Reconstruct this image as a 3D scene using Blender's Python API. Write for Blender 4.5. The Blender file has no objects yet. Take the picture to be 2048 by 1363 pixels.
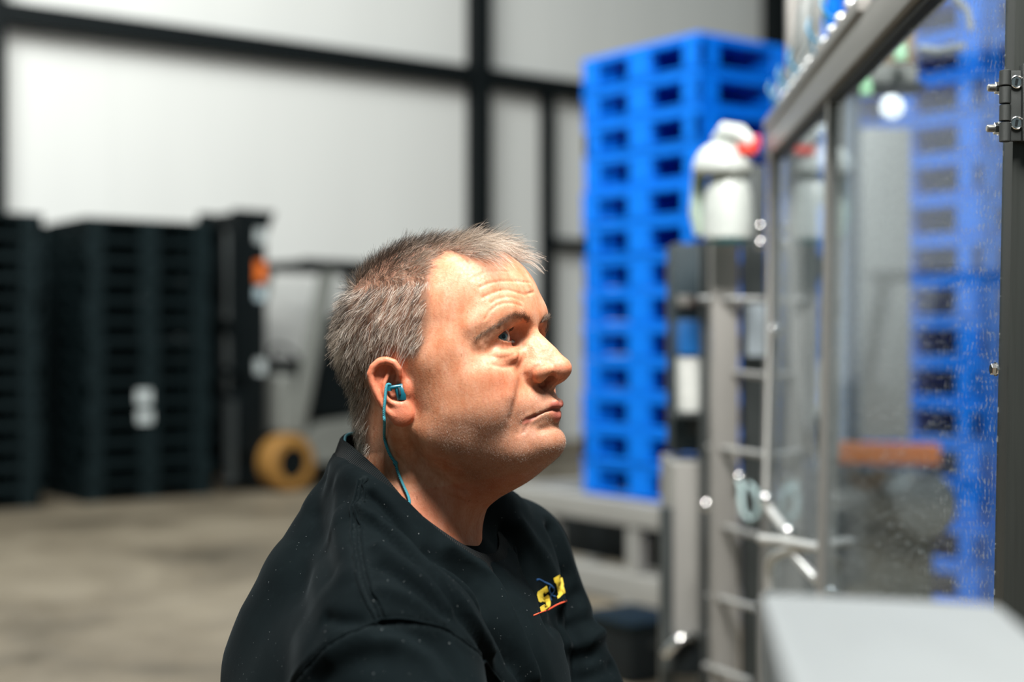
import bpy, bmesh, math, random
import numpy as np
from mathutils import Vector, Matrix
from mathutils.bvhtree import BVHTree

scene = bpy.context.scene
COL = scene.collection
random.seed(7)
RNG = np.random.default_rng(7)
F = 2048 * 50.0 / 36.0          # focal length in pixels of the 2048 px wide frame
CAMZ = 1.18                     # camera height above the floor


def P(px, py, depth):
    """world point seen at photo pixel (px, py) at the given distance ahead"""
    return Vector(((px - 1024.0) / F * depth, depth, CAMZ - (py - 681.5) / F * depth))


# ------------------------------------------------------------------ camera
cam = bpy.data.cameras.new('camera')
cam.lens = 50.0
cam.sensor_width = 36.0
cam.clip_start = 0.02
cam.clip_end = 200
cam.dof.use_dof = True
cam.dof.focus_distance = 1.295
cam.dof.aperture_fstop = 2.6
cam_ob = bpy.data.objects.new('camera', cam)
cam_ob.location = (0, 0, CAMZ)
cam_ob.rotation_euler = (math.pi / 2, 0, 0)
COL.objects.link(cam_ob)
scene.camera = cam_ob

# ------------------------------------------------------------------ light
world = bpy.data.worlds.new('world')
scene.world = world
world.use_nodes = True
world.node_tree.nodes['Background'].inputs[0].default_value = (0.72, 0.94, 1.0, 1)
world.node_tree.nodes['Background'].inputs[1].default_value = 0.17


def area(name, loc, target, sx, sy, power, color):
    l = bpy.data.lights.new(name, 'AREA')
    l.shape = 'RECTANGLE'
    l.size = sx
    l.size_y = sy
    l.energy = power
    l.color = color
    o = bpy.data.objects.new(name, l)
    o.location = loc
    d = Vector(target) - Vector(loc)
    o.rotation_euler = d.to_track_quat('-Z', 'Y').to_euler()
    COL.objects.link(o)
    return o


area('hall_lamp', (0.30, 0.15, 4.3), (-0.05, 1.35, 1.1), 1.0, 1.0, 430, (1.0, 0.975, 0.94))
area('hall_lamp', (-2.4, 5.5, 7.0), (-1.8, 10.5, 1.5), 5.0, 4.0, 1120, (0.97, 1.0, 0.98))
area('hall_lamp', (2.6, 2.6, 5.6), (1.2, 4.6, 1.0), 2.0, 2.0, 170, (1.0, 0.98, 0.95))

scene.view_settings.view_transform = 'Standard'
scene.view_settings.look = 'None'
scene.view_settings.gamma = 1.0
scene.view_settings.use_curve_mapping = False
scene.view_settings.exposure = 0.0
scene.cycles.max_bounces = 10
scene.cycles.transparent_max_bounces = 24
scene.cycles.caustics_reflective = False
scene.cycles.caustics_refractive = False


# ------------------------------------------------------------------ object helpers
def tag(o, label=None, cat=None, group=None, kind=None):
    if label: o['label'] = label
    if cat: o['category'] = cat
    if group: o['group'] = group
    if kind: o['kind'] = kind
    return o


def empty(name, loc=(0, 0, 0), rz=0.0):
    o = bpy.data.objects.new(name, None)
    o.location = loc
    o.rotation_euler = (0, 0, rz)
    o.empty_display_size = 0.05
    COL.objects.link(o)
    return o


def link_mesh(name, me, mat=None, parent=None):
    o = bpy.data.objects.new(name, me)
    if mat is not None and not me.materials:
        me.materials.append(mat)
    if parent is not None:
        o.parent = parent
    COL.objects.link(o)
    return o


def mesh_np(name, verts, quads, mat=None, parent=None, smooth=True):
    me = bpy.data.meshes.new(name)
    me.from_pydata([tuple(v) for v in verts], [], [tuple(q) for q in quads]) if len(verts) < 3000 else _fast(me, verts, quads)
    if smooth:
        me.polygons.foreach_set('use_smooth', np.ones(len(me.polygons), bool))
    me.update()
    return link_mesh(name, me, mat, parent)


def _fast(me, verts, quads):
    verts = np.asarray(verts, np.float32)
    quads = np.asarray(quads, np.int32)
    k = quads.shape[1]
    me.vertices.add(len(verts))
    me.vertices.foreach_set('co', verts.ravel())
    me.loops.add(quads.size)
    me.loops.foreach_set('vertex_index', quads.ravel())
    me.polygons.add(len(quads))
    me.polygons.foreach_set('loop_start', np.arange(0, quads.size, k, dtype=np.int32))
    me.polygons.foreach_set('loop_total', np.full(len(quads), k, np.int32))
    me.update(calc_edges=True)


class MB:
    """collects boxes, tubes and lathes in one bmesh and links them as one mesh"""
    def __init__(self):
        self.bm = bmesh.new()

    def box(self, c, s, rot=None, bevel=0.0, seg=2):
        m = Matrix.Translation(Vector(c))
        if rot is not None:
            m = m @ (rot.to_4x4() if hasattr(rot, 'to_4x4') else rot)
        r = bmesh.ops.create_cube(self.bm, size=1.0)
        vs = r['verts']
        bmesh.ops.scale(self.bm, vec=Vector(s), verts=vs)
        if bevel > 0:
            es = list({e for v in vs for e in v.link_edges})
            rb = bmesh.ops.bevel(self.bm, geom=es, offset=bevel, segments=seg, profile=0.7, affect='EDGES')
            vs = list({v for f in rb['faces'] for v in f.verts} | {v for v in vs if v.is_valid})
            seen = set(vs)
            st = list(vs)
            while st:
                v = st.pop()
                for e in v.link_edges:
                    w = e.other_vert(v)
                    if w not in seen:
                        seen.add(w); st.append(w)
            vs = list(seen)
        bmesh.ops.transform(self.bm, matrix=m, verts=vs)
        return self

    def bar(self, a, b, w, h, bevel=0.0, up=(0, 0, 1)):
        """rectangular bar from a to b, w wide sideways, h along up"""
        a, b = Vector(a), Vector(b)
        d = (b - a)
        y = d.normalized()
        x = y.cross(Vector(up)).normalized()
        z = x.cross(y)
        rot = Matrix((x, y, z)).transposed()
        return self.box((a + b) / 2, (w, d.length, h), rot, bevel)

    def tube(self, pts, r, seg=12, cap=True):
        pts = [Vector(p) for p in pts]
        rs = r if isinstance(r, (list, tuple)) else [r] * len(pts)
        n = len(pts)
        t0 = (pts[1] - pts[0]).normalized()
        u = t0.orthogonal().normalized()
        rings = []
        for i, p in enumerate(pts):
            t = (pts[min(i + 1, n - 1)] - pts[max(i - 1, 0)]).normalized()
            u = (u - t * u.dot(t)).normalized()
            v = t.cross(u)
            rings.append([self.bm.verts.new(p + (u * math.cos(k * 2 * math.pi / seg) + v * math.sin(k * 2 * math.pi / seg)) * rs[i]) for k in range(seg)])
        for i in range(n - 1):
            for k in range(seg):
                k2 = (k + 1) % seg
                self.bm.faces.new((rings[i][k], rings[i][k2], rings[i + 1][k2], rings[i + 1][k]))
        if cap:
            self.bm.faces.new(list(reversed(rings[0])))
            self.bm.faces.new(rings[-1])
        return self

    def lathe(self, o, axis, prof, seg=20, closed=False):
        """prof: list of (distance along axis, radius)"""
        o = Vector(o); ax = Vector(axis).normalized()
        u = ax.orthogonal().normalized(); v = ax.cross(u)
        rings = []
        for (h, r) in prof:
            rings.append([self.bm.verts.new(o + ax * h + (u * math.cos(k * 2 * math.pi / seg) + v * math.sin(k * 2 * math.pi / seg)) * max(r, 1e-5)) for k in range(seg)])
        if closed: rings.append(rings[0])
        for i in range(len(rings) - 1):
            for k in range(seg):
                k2 = (k + 1) % seg
                self.bm.faces.new((rings[i][k], rings[i][k2], rings[i + 1][k2], rings[i + 1][k]))
        if not closed:
            self.bm.faces.new(list(reversed(rings[0])))
            self.bm.faces.new(rings[-1])
        return self

    def prism(self, poly, a, b):
        """extrude closed list of 3D points poly by vector a..b offsets"""
        a, b = Vector(a), Vector(b)
        lo = [self.bm.verts.new(Vector(p) + a) for p in poly]
        hi = [self.bm.verts.new(Vector(p) + b) for p in poly]
        n = len(poly)
        for i in range(n):
            j = (i + 1) % n
            self.bm.faces.new((lo[i], lo[j], hi[j], hi[i]))
        self.bm.faces.new(list(reversed(lo)))
        self.bm.faces.new(hi)
        return self

    def build(self, name, mat, parent=None, smooth=True, angle=40):
        bmesh.ops.recalc_face_normals(self.bm, faces=self.bm.faces[:])
        me = bpy.data.meshes.new(name)
        self.bm.to_mesh(me)
        self.bm.free()
        if smooth:
            me.polygons.foreach_set('use_smooth', np.ones(len(me.polygons), bool))
            try:
                me.set_sharp_from_angle(angle=math.radians(angle))
            except Exception:
                pass
        return link_mesh(name, me, mat, parent)


# ------------------------------------------------------------------ material helpers
class NT:
    def __init__(self, name):
        self.m = bpy.data.materials.new(name)
        self.m.use_nodes = True
        self.t = self.m.node_tree
        self.b = self.t.nodes['Principled BSDF']
        self.out = self.t.nodes['Material Output']

    def n(self, typ, **kw):
        nd = self.t.nodes.new(typ)
        for k, v in kw.items():
            if k.startswith('i_'):
                key = k[2:]
                key = int(key) if key.isdigit() else key.replace('_', ' ')
                self.set(nd.inputs[key], v)
            else:
                setattr(nd, k, v)
        return nd

    def set(self, sock, v):
        if isinstance(v, bpy.types.NodeSocket):
            self.t.links.new(v, sock)
        elif isinstance(v, (tuple, list)) and len(v) == 3 and sock.type == 'RGBA':
            sock.default_value = (*v, 1)
        else:
            sock.default_value = v

    def p(self, **kw):
        for k, v in kw.items():
            self.set(self.b.inputs[k.replace('_', ' ')], v)
        return self

    def noise(self, scale, detail=4, rough=0.55, vec=None, dist=0.0):
        nd = self.n('ShaderNodeTexNoise')
        nd.inputs['Scale'].default_value = scale
        nd.inputs['Detail'].default_value = detail
        nd.inputs['Roughness'].default_value = rough
        nd.inputs['Distortion'].default_value = dist
        if vec is not None: self.set(nd.inputs['Vector'], vec)
        return nd.outputs['Fac']

    def coord(self, scale=(1, 1, 1), which='Object'):
        tc = self.n('ShaderNodeTexCoord')
        mp = self.n('ShaderNodeMapping')
        self.set(mp.inputs['Vector'], tc.outputs[which])
        mp.inputs['Scale'].default_value = scale
        return mp.outputs['Vector']

    def ramp(self, fac, stops):
        nd = self.n('ShaderNodeValToRGB')
        self.set(nd.inputs['Fac'], fac)
        el = nd.color_ramp.elements
        while len(el) > 1: el.remove(el[-1])
        for i, (pos, c) in enumerate(stops):
            e = el[0] if i == 0 else el.new(pos)
            e.position = pos
            e.color = (*c, 1) if len(c) == 3 else c
        return nd.outputs['Color']

    def mix(self, fac, a, b, blend='MIX'):
        nd = self.n('ShaderNodeMix', data_type='RGBA', blend_type=blend)
        self.set(nd.inputs[0], fac)
        self.set(nd.inputs[6], a)
        self.set(nd.inputs[7], b)
        return nd.outputs[2]

    def math(self, op, a, b=0.0, clamp=False):
        nd = self.n('ShaderNodeMath', operation=op)
        nd.use_clamp = clamp
        self.set(nd.inputs[0], a)
        self.set(nd.inputs[1], b)
        return nd.outputs[0]

    def attr(self, name, out='Fac'):
        nd = self.n('ShaderNodeAttribute', attribute_name=name)
        return nd.outputs[out]

    def bump(self, h, strength=0.3, dist=0.001, normal=None):
        nd = self.n('ShaderNodeBump')
        nd.inputs['Strength'].default_value = strength
        nd.inputs['Distance'].default_value = dist
        self.set(nd.inputs['Height'], h)
        if normal is not None: self.set(nd.inputs['Normal'], normal)
        return nd.outputs['Normal']


def simple(name, col, rough=0.5, metal=0.0, var=0.12, scale=8.0, bump=0.0, bscale=60.0, spec=0.5, coat=0.0):
    """plain procedural material: a colour with slight noise, optional fine relief"""
    t = NT(name)
    f = t.noise(scale, 5)
    c2 = tuple(max(0, c * (1 - var)) for c in col)
    c1 = tuple(min(1, c * (1 + var)) for c in col)
    t.p(Base_Color=t.ramp(f, [(0.3, c2), (0.7, c1)]), Metallic=metal, Roughness=rough)
    t.b.inputs['Specular IOR Level'].default_value = spec
    t.b.inputs['Coat Weight'].default_value = coat
    if bump > 0:
        t.p(Normal=t.bump(t.noise(bscale, 3), bump, 0.002))
    return t.m
# ================================================================== HALL
DA = Vector((0.8052, 0.5930, 0))          # along the back wall, away to the right
DB = Vector((-0.5930, 0.8052, 0))         # at right angles to it, away to the left
WROT = Matrix((DA, DB, Vector((0, 0, 1)))).transposed()
RZ_HALL = math.atan2(DA.y, DA.x)


def concrete():
    t = NT('concrete_floor')
    v = t.coord()
    n = t.noise(0.9, 6, 0.6, v, 0.4); n2 = t.noise(7, 5, 0.65, v)
    c = t.ramp(n, [(0.34, (0.052, 0.042, 0.027)), (0.47, (0.125, 0.102, 0.070)), (0.62, (0.190, 0.160, 0.115))])
    c = t.mix(t.math('MULTIPLY', t.ramp(n2, [(0.45, (0, 0, 0)), (0.7, (1, 1, 1))]), 0.35), c, (0.08, 0.068, 0.05))
    t.p(Base_Color=c, Roughness=t.ramp(n2, [(0.3, (0.35,) * 3), (0.7, (0.62,) * 3)]), Normal=t.bump(n2, 0.15, 0.004))
    return t.m


fl = MB(); fl.box((2, 8, -0.05), (44, 40, 0.1))
tag(fl.build('floor', concrete(), None, False), kind='structure')

M_WALL = simple('wall_panel', (0.63, 0.63, 0.605), 0.55, 0, 0.03, 1.2)
M_STEELBLACK = simple('black_steel', (0.0040, 0.0060, 0.0066), 0.55, 0, 0.2, 5, 0, 60, 0.12)
W0 = Vector((-4.069, 11.3, 0))
wall = empty('wall_back', W0, RZ_HALL); wall['kind'] = 'structure'
pm = MB(); pm.box((0, 0, 4.0), (0.8985, 0.10, 8.0), None, 0.004, 1)
pme = pm.build('panel', M_WALL, wall, False)
pme.location = (-4.0, 0.08, 0)
for i in range(1, 34):
    o = pme.copy(); COL.objects.link(o); o.parent = wall; o.location = (-4.0 + 0.9 * i - 0.02, 0.08, 0)
sk = MB(); sk.box((11, 0.02, 0.08), (31, 0.03, 0.16)); tag(sk.build('baseboard', simple('dark_skirting', (0.20, 0.17, 0.13), 0.6), wall, False))


def trim(n, a, b, w, h):
    m = MB(); m.box(W0 + DA * ((a[0] + b[0]) / 2) + Vector((0, 0, (a[1] + b[1]) / 2)) - DB * (h / 2 + 0.02),
                    (max(b[0] - a[0], w), h, max(b[1] - a[1], w)), WROT, 0.006, 1)
    # flanges of the rolled section
    m.box(W0 + DA * ((a[0] + b[0]) / 2) + Vector((0, 0, (a[1] + b[1]) / 2)) - DB * (h + 0.03),
          (max(b[0] - a[0], w * 1.0) , 0.012, max(b[1] - a[1], w)), WROT)
    tag(m.build('trim_%d' % n, M_STEELBLACK, None, False), kind='structure')


trim(1, (-3.8, 3.765), (25.0, 3.765), 0.17, 0.14)
trim(2, (4.56, 0.0), (4.56, 7.6), 0.17, 0.18)
trim(3, (5.44, 0.0), (5.44, 3.68), 0.12, 0.10)
trim(4, (5.5, 2.18), (8.75, 2.18), 0.10, 0.10)
trim(5, (8.82, 0.0), (8.82, 7.6), 0.42, 0.22)
trim(7, (13.2, 0.0), (13.2, 7.6), 0.17, 0.18)
trim(8, (17.8, 0.0), (17.8, 7.6), 0.17, 0.18)
trim(6, (-0.10, 0.0), (-0.10, 7.6), 0.17, 0.18)

# ------------------------------------------------------------------ pallets
ORD = ['bottom', 'second', 'third', 'fourth', 'fifth', 'sixth', 'seventh', 'eighth', 'ninth', 'tenth', 'eleventh', 'twelfth', 'thirteenth', 'fourteenth', 'fifteenth', 'sixteenth']


def pallet_meshes(lx, ly, h, mat, nx, ny, post_x, post_y):
    """plastic pallet: slatted deck with a lip, feet, base frame; local x along DA, y along DB, from the near corner"""
    d = MB()
    t = h * 0.23
    z = h - t / 2
    # rim of the deck and its slats with gaps
    d.box((lx / 2, 0.02, z), (lx, 0.04, t), None, 0.006); d.box((lx / 2, ly - 0.02, z), (lx, 0.04, t), None, 0.006)
    d.box((0.02, ly / 2, z), (0.04, ly - 0.06, t), None, 0.006); d.box((lx - 0.02, ly / 2, z), (0.04, ly - 0.06, t), None, 0.006)
    k = int(ly / 0.11)
    for i in range(k):
        y0 = 0.05 + (ly - 0.1) * (i + 0.5) / k
        d.box((lx / 2, y0, h - 0.012), (lx - 0.07, (ly - 0.1) / k * 0.72, 0.022))
    for i in range(4):
        d.box((0.06 + (lx - 0.12) * i / 3, ly / 2, h - t * 0.62), (0.018, ly - 0.07, t * 0.6))
    d.box((lx / 2, ly / 2, h - 0.001), (lx * 0.9, ly * 0.93, 0.006), None, 0.002, 1)
    d.box((lx / 2, ly * 0.5, h * 0.45), (lx - 0.10, 0.012, h * 0.62)); d.box((lx / 2, ly * 0.82, h * 0.45), (lx - 0.06, 0.012, h * 0.62)); d.box((lx * 0.8, ly / 2, h * 0.45), (0.012, ly - 0.06, h * 0.62))  # inner webs, added to block light and keep the openings dark
    deck = d
    b = MB()
    tb = h * 0.09
    b.box((lx / 2, post_y * 0.25, tb / 2), (lx, post_y * 0.5, tb), None, 0.004, 1); b.box((lx / 2, ly - post_y * 0.25, tb / 2), (lx, post_y * 0.5, tb), None, 0.004, 1)
    b.box((post_x * 0.25, ly / 2, tb / 2), (post_x * 0.5, ly - post_y, tb), None, 0.004, 1); b.box((lx - post_x * 0.25, ly / 2, tb / 2), (post_x * 0.5, ly - post_y, tb), None, 0.004, 1)
    # feet: hollow shells standing along the rim
    w = 0.045
    zc, zh = tb + (h - t - tb) / 2, h - t - tb + 0.004
    feet = []
    for i in range(nx):
        for j in range(ny):
            f = MB()
            x0 = (lx - post_x) * i / (nx - 1) + post_x / 2; y0 = (ly - post_y) * j / (ny - 1) + post_y / 2
            ex = -1 if i == 0 else (1 if i == nx - 1 else 0); ey = -1 if j == 0 else (1 if j == ny - 1 else 0)
            if ex: f.box((x0 + ex * (post_x - w) / 2, y0, zc), (w, post_y * (1.0 if ey else 1.35), zh), None, 0.006, 1)
            if ey: f.box((x0, y0 + ey * (post_y - w) / 2, zc), (post_x, w, zh), None, 0.006, 1)
            if not ex and not ey: f.box((x0, y0, zc), (post_x, post_y, zh), None, 0.006, 1)
            feet.append(f)
    return deck, b, feet


def pallet_proto(lx, ly, h, mat, nx, ny, px_, py_):
    deck, base, feet = pallet_meshes(lx, ly, h, mat, nx, ny, px_, py_)
    root = empty('pallet')
    deck.build('deck', mat, root, False); base.build('base_frame', mat, root, False)
    for f in feet: f.build('foot', mat, root, False)
    return root


def copy_tree(o, parent=None):
    c = o.copy(); COL.objects.link(c)
    if parent is not None: c.parent = parent
    for ch in list(o.children): copy_tree(ch, c)
    return c


def stack(proto, first, corner, z0, n, h, what, group, sx=0.0):
    for i in range(n):
        o = proto if (first and i == 0) else copy_tree(proto)
        j = (RNG.random(2) - 0.5) * sx
        o.location = (corner[0] + j[0], corner[1] + j[1], z0 + i * h)
        o.rotation_euler = (0, 0, RZ_HALL + (RNG.random() - 0.5) * sx * 0.8)
        word = 'topmost' if i == n - 1 else (ORD[i] + (' from the bottom' if i else ' one'))
        tag(o, '%s, %s of %s' % (what, word, group[1]), 'pallet', group[0])


M_BLUE = simple('blue_plastic', (0.0006, 0.150, 0.650), 0.5, 0, 0.10, 6, 0.1, 80, 0.12)
M_BLACKPL = simple('black_plastic', (0.0040, 0.0092, 0.0105), 0.55, 0, 0.3, 6, 0.1, 60, 0.12)
BH = 0.1585
blue = pallet_proto(0.58, 0.80, BH - 0.004, M_BLUE, 2, 3, 0.12, 0.11)
c1 = P(1400, 1014, 6.15)
stack(blue, True, (c1.x, c1.y), 0.461, 13, BH, 'blue plastic pallet', ('pallets of the tall blue stack', 'the tall blue stack behind the man'), 0.012)
c2 = P(1962, 1100, 5.40)
stack(blue, False, (c2.x, c2.y), 0.0, 17, BH, 'blue plastic pallet', ('pallets of the blue stack seen through the guard', 'the blue stack behind the clear guard'), 0.012)
KH = 0.149
blackp = pallet_proto(1.0, 0.80, KH - 0.004, M_BLACKPL, 3, 3, 0.15, 0.13)
k1 = P(170, 1005, 10.3)
stack(blackp, True, (k1.x, k1.y), 0.0, 14, KH, 'black plastic pallet', ('pallets of the black stack beside the forklift', 'the black stack beside the forklift mast'), 0.02)
k2 = P(85, 1015, 10.1) - DA * 1.0
stack(blackp, False, (k2.x, k2.y), 0.0, 14, KH, 'black plastic pallet', ('pallets of the leftmost black stack', 'the leftmost black stack'), 0.02)
k3 = k1 - DA * 0.55 + DB * 0.9
stack(blackp, False, (k3.x, k3.y), 0.0, 14, KH, 'black plastic pallet', ('pallets of the black stack at the back', 'the black stack behind the other two'), 0.02)

# labels stuck on the black pallets
M_PAPER = simple('paper', (0.42, 0.46, 0.46), 0.6)


def sheet(name, px, py, w, h, depth, label, cat, mat=M_PAPER, dirx=DA, group=None):
    m = MB(); c = P(px, py, depth)
    nrm = Vector((dirx.y, -dirx.x, 0))
    m.box(c + nrm * 0.006, (w, 0.002, h), Matrix((dirx, nrm * -1, Vector((0, 0, 1)))).transposed())
    return tag(m.build(name, mat, None, False), label, cat, group)


def depth_on(px, p0, dirv):
    """distance ahead at which the sight line of column px meets the upright plane through p0 along dirv"""
    u = (px - 1024) / F
    t = (p0.x - u * p0.y) / (u * dirv.y - dirv.x)
    return p0.y + t * dirv.y


kd = lambda px: depth_on(px, k1, DA)
sheet('paper_label', 287, 793, 0.115, 0.10, kd(287), 'upper pale paper label on the black pallets', 'label')
sheet('paper_label', 289, 833, 0.115, 0.09, kd(289), 'lower pale paper label on the black pallets', 'label')

# ------------------------------------------------------------------ low steel stand under the blue pallets
M_STEEL = simple('brushed_steel', (0.40, 0.40, 0.39), 0.38, 0.5, 0.10, 14, 0.06, 200)
M_STEELD = simple('dark_steel', (0.075, 0.085, 0.085), 0.42, 0.6, 0.15, 10)
M_ALU = simple('grey_painted_steel', (0.30, 0.295, 0.275), 0.5, 0.2, 0.08, 6)
M_CHROME = simple('chrome', (0.75, 0.75, 0.74), 0.16, 1.0, 0.04, 5)
M_DARK = simple('dark_rubber', (0.006, 0.009, 0.010), 0.55, 0, 0.2, 8, 0, 60, 0.25)
stand = empty('pallet_stand', (c1.x, c1.y, 0), RZ_HALL)
tag(stand, 'low grey steel stand carrying the tall blue pallet stack', 'stand')
m = MB(); m.box((-0.06, 0.62, 0.405), (0.09, 1.8, 0.105), None, 0.008); m.build('front_rail', M_ALU, stand)
m = MB(); m.box((0.62, 0.62, 0.405), (0.09, 1.8, 0.105), None, 0.008); m.build('rear_rail', M_ALU, stand)
m = MB()
m.box((-0.06, 0.62, 0.075), (0.10, 1.8, 0.125), None, 0.008); m.build('lower_rail', M_ALU, stand)
for yy in (-0.22, 0.34, 0.95, 1.45):
    for xx in (-0.06, 0.62):
        m = MB(); m.box((xx, yy, 0.18), (0.07, 0.07, 0.355), None, 0.005); m.box((xx, yy, 0.006), (0.12, 0.12, 0.012)); m.build('leg', M_ALU, stand)
for i in range(8):
    m = MB(); m.lathe((-0.02, -0.22 + i * 0.22, 0.432), (1, 0, 0), [(0, 0.012), (0.01, 0.012), (0.01, 0.025), (0.58, 0.025), (0.58, 0.012), (0.60, 0.012)], 14); m.build('roller', M_STEEL, stand)
m = MB(); m.box((0.25, 0.62, 0.22), (0.02, 1.76, 0.24), None, 0.004); m.build('back_panel', M_DARK, stand)

# dark crate on the floor in front of the stand
cr_ = empty('floor_crate', P(1262, 1345, 5.06), RZ_HALL)
cr_.location.z = 0
tag(cr_, 'low dark crate on the floor below the steel stand', 'crate')
m = MB(); m.box((0, 0, 0.10), (0.26, 0.30, 0.19), None, 0.012); m.build('body', M_DARK, cr_)
m = MB(); m.box((0, 0, 0.20), (0.28, 0.32, 0.022), None, 0.006); m.build('rim', M_BLACKPL, cr_)
for s in (-1, 1):
    m = MB(); m.box((0, s * 0.154, 0.13), (0.09, 0.012, 0.02), None, 0.004); m.build('handle', M_STEELD, cr_)

# ------------------------------------------------------------------ forklift
M_TRUCK = simple('truck_grey', (0.165, 0.17, 0.155), 0.4, 0, 0.08, 5, coat=0.2)
M_TRUCKD = simple('truck_black', (0.004, 0.006, 0.0066), 0.5, 0, 0.2, 5, 0, 60, 0.12)
M_TYRE = simple('yellow_tyre', (0.26, 0.125, 0.022), 0.7, 0, 0.15, 12)
M_ORANGE = simple('orange_paint', (0.75, 0.16, 0.02), 0.45)
M_PALEBLUE = simple('pale_blue', (0.42, 0.52, 0.56), 0.5)
FK = P(560, 975, 11.7); FK.z = 0
FK += DA * 0.04
truck = empty('forklift', FK, math.atan2(-0.593, -0.8052) + math.radians(8))   # local +x is the front (towards the left in view)
tag(truck, 'grey forklift with yellow tyres and black mast parked by the back wall', 'forklift')
# body: chassis, counterweight, seat deck
m = MB()
m.prism([(-1.35, -0.5, 0.24), (0.10, -0.5, 0.20), (0.25, -0.5, 0.40), (-0.05, -0.5, 0.52), (-0.75, -0.5, 0.58), (-0.95, -0.5, 0.92), (-1.40, -0.5, 0.90), (-1.48, -0.5, 0.6)], (0, 0, 0), (0, 1.0, 0)); m.build('chassis', M_TRUCK, truck, True, 20)
m = MB(); m.box((0.26, 0, 0.68), (0.14, 0.86, 0.48), None, 0.05, 3); m.build('dashboard', M_TRUCK, truck)
m = MB(); m.box((-0.32, 0, 0.80), (0.66, 0.80, 0.46), None, 0.06, 3); m.build('seat', M_TRUCKD, truck)
m = MB(); m.box((-0.60, 0, 1.16), (0.16, 0.62, 0.46), Matrix.Rotation(math.radians(-10), 3, 'Y'), 0.05, 3); m.build('backrest', M_TRUCKD, truck)
m = MB(); m.tube([(0.20, 0.10, 0.80), (0.08, 0.10, 1.02)], 0.025, 10); m.build('steering_column', M_TRUCKD, truck)
m = MB()
m.tube([(0.07 + 0.06 * math.cos(k), 0.10 + 0.17 * math.sin(k), 1.04 + 0.10 * math.cos(k)) for k in np.linspace(0, 2 * math.pi, 20)], 0.016, 8); m.build('steering_wheel', M_TRUCKD, truck)
for s in (-1, 1):
    m = MB(); m.bar((0.22, s * 0.46, 0.45), (-0.12, s * 0.44, 1.78), 0.07, 0.12, 0.01, (1, 0, 0)); m.build('front_pillar', M_TRUCK, truck)
    m = MB(); m.bar((-1.15, s * 0.46, 0.90), (-1.02, s * 0.44, 1.78), 0.07, 0.09, 0.01, (1, 0, 0)); m.build('rear_pillar', M_TRUCKD, truck)
m = MB()
m.box((-0.50, 0.46, 1.80), (1.30, 0.07, 0.07), None, 0.01); m.box((-0.50, -0.46, 1.80), (1.30, 0.07, 0.07), None, 0.01)
for i in range(6): m.box((-1.08 + i * 0.235, 0, 1.80), (0.05, 0.92, 0.05))
m.build('overhead_guard', M_TRUCKD, truck)


def wheel(x_, y_, r, w):
    m = MB(); ax = (0, 1, 0)
    m.lathe((x_, y_ - w / 2, r), ax, [(0, r * 0.57), (0, r * 0.86), (w * 0.12, r * 0.98), (w * 0.5, r), (w * 0.88, r * 0.98), (w, r * 0.86), (w, r * 0.57), (w * 0.5, r * 0.55)], 36, True)
    o = m.build('tyre', M_TYRE, truck)
    m = MB(); m.lathe((x_, y_ - w * 0.42, r), ax, [(0, r * 0.16), (0.0, r * 0.56), (w * 0.84, r * 0.56), (w * 0.84, r * 0.16)], 30)
    for k in range(6):
        m.lathe((x_ + r * 0.33 * math.cos(k * math.pi / 3), y_ - w * 0.44, r + r * 0.33 * math.sin(k * math.pi / 3)), ax, [(0, 0.012), (w * 0.9, 0.012)], 6)
    m.build('rim', M_TRUCKD, o)


wheel(0.31, 0.46, 0.226, 0.20); wheel(0.31, -0.46, 0.226, 0.20); wheel(-1.10, 0.42, 0.19, 0.17); wheel(-1.10, -0.42, 0.19, 0.17)
# mast
for s in (-1, 1):
    m = MB(); m.box((0.52, s * 0.34, 1.13), (0.15, 0.09, 2.10), None, 0.01); m.box((0.60, s * 0.24, 1.13), (0.10, 0.07, 2.16), None, 0.008); m.build('mast_channel', M_TRUCKD, truck)
for zz_ in (0.35, 1.30, 2.14):
    m = MB(); m.box((0.54, 0, zz_), (0.12, 0.72, 0.11), None, 0.008); m.build('crossbar', M_TRUCKD, truck)
m = MB(); m.lathe((0.55, 0.0, 0.35), (0, 0, 1), [(0, 0.045), (1.1, 0.045), (1.1, 0.028), (1.75, 0.028)], 16); m.build('lift_cylinder', M_STEELD, truck)
m = MB(); m.box((0.47, 0, 1.12), (0.02, 0.62, 1.98)); m.build('mast_screen', M_TRUCKD, truck, False)
m = MB(); m.box((0.65, 0, 0.55), (0.04, 0.80, 0.46), None, 0.01); m.box((0.67, 0, 0.95), (0.03, 0.80, 0.05)); m.build('fork_carriage', M_TRUCKD, truck)
for s in (-1, 1):
    m = MB(); m.box((0.69, s * 0.26, 0.42), (0.03, 0.12, 0.60)); m.box((0.72, s * 0.26, 0.10), (0.08, 0.12, 0.04), None, 0.006); m.build('fork', M_STEELD, truck)
m = MB(); m.prism([(0.60, 0.18, 2.20), (0.34, 0.18, 2.20), (0.44, 0.18, 1.98), (0.60, 0.18, 1.98)], (0, 0, 0), (0, 0.18, 0)); m.build('mast_head', M_TRUCKD, truck)
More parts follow.
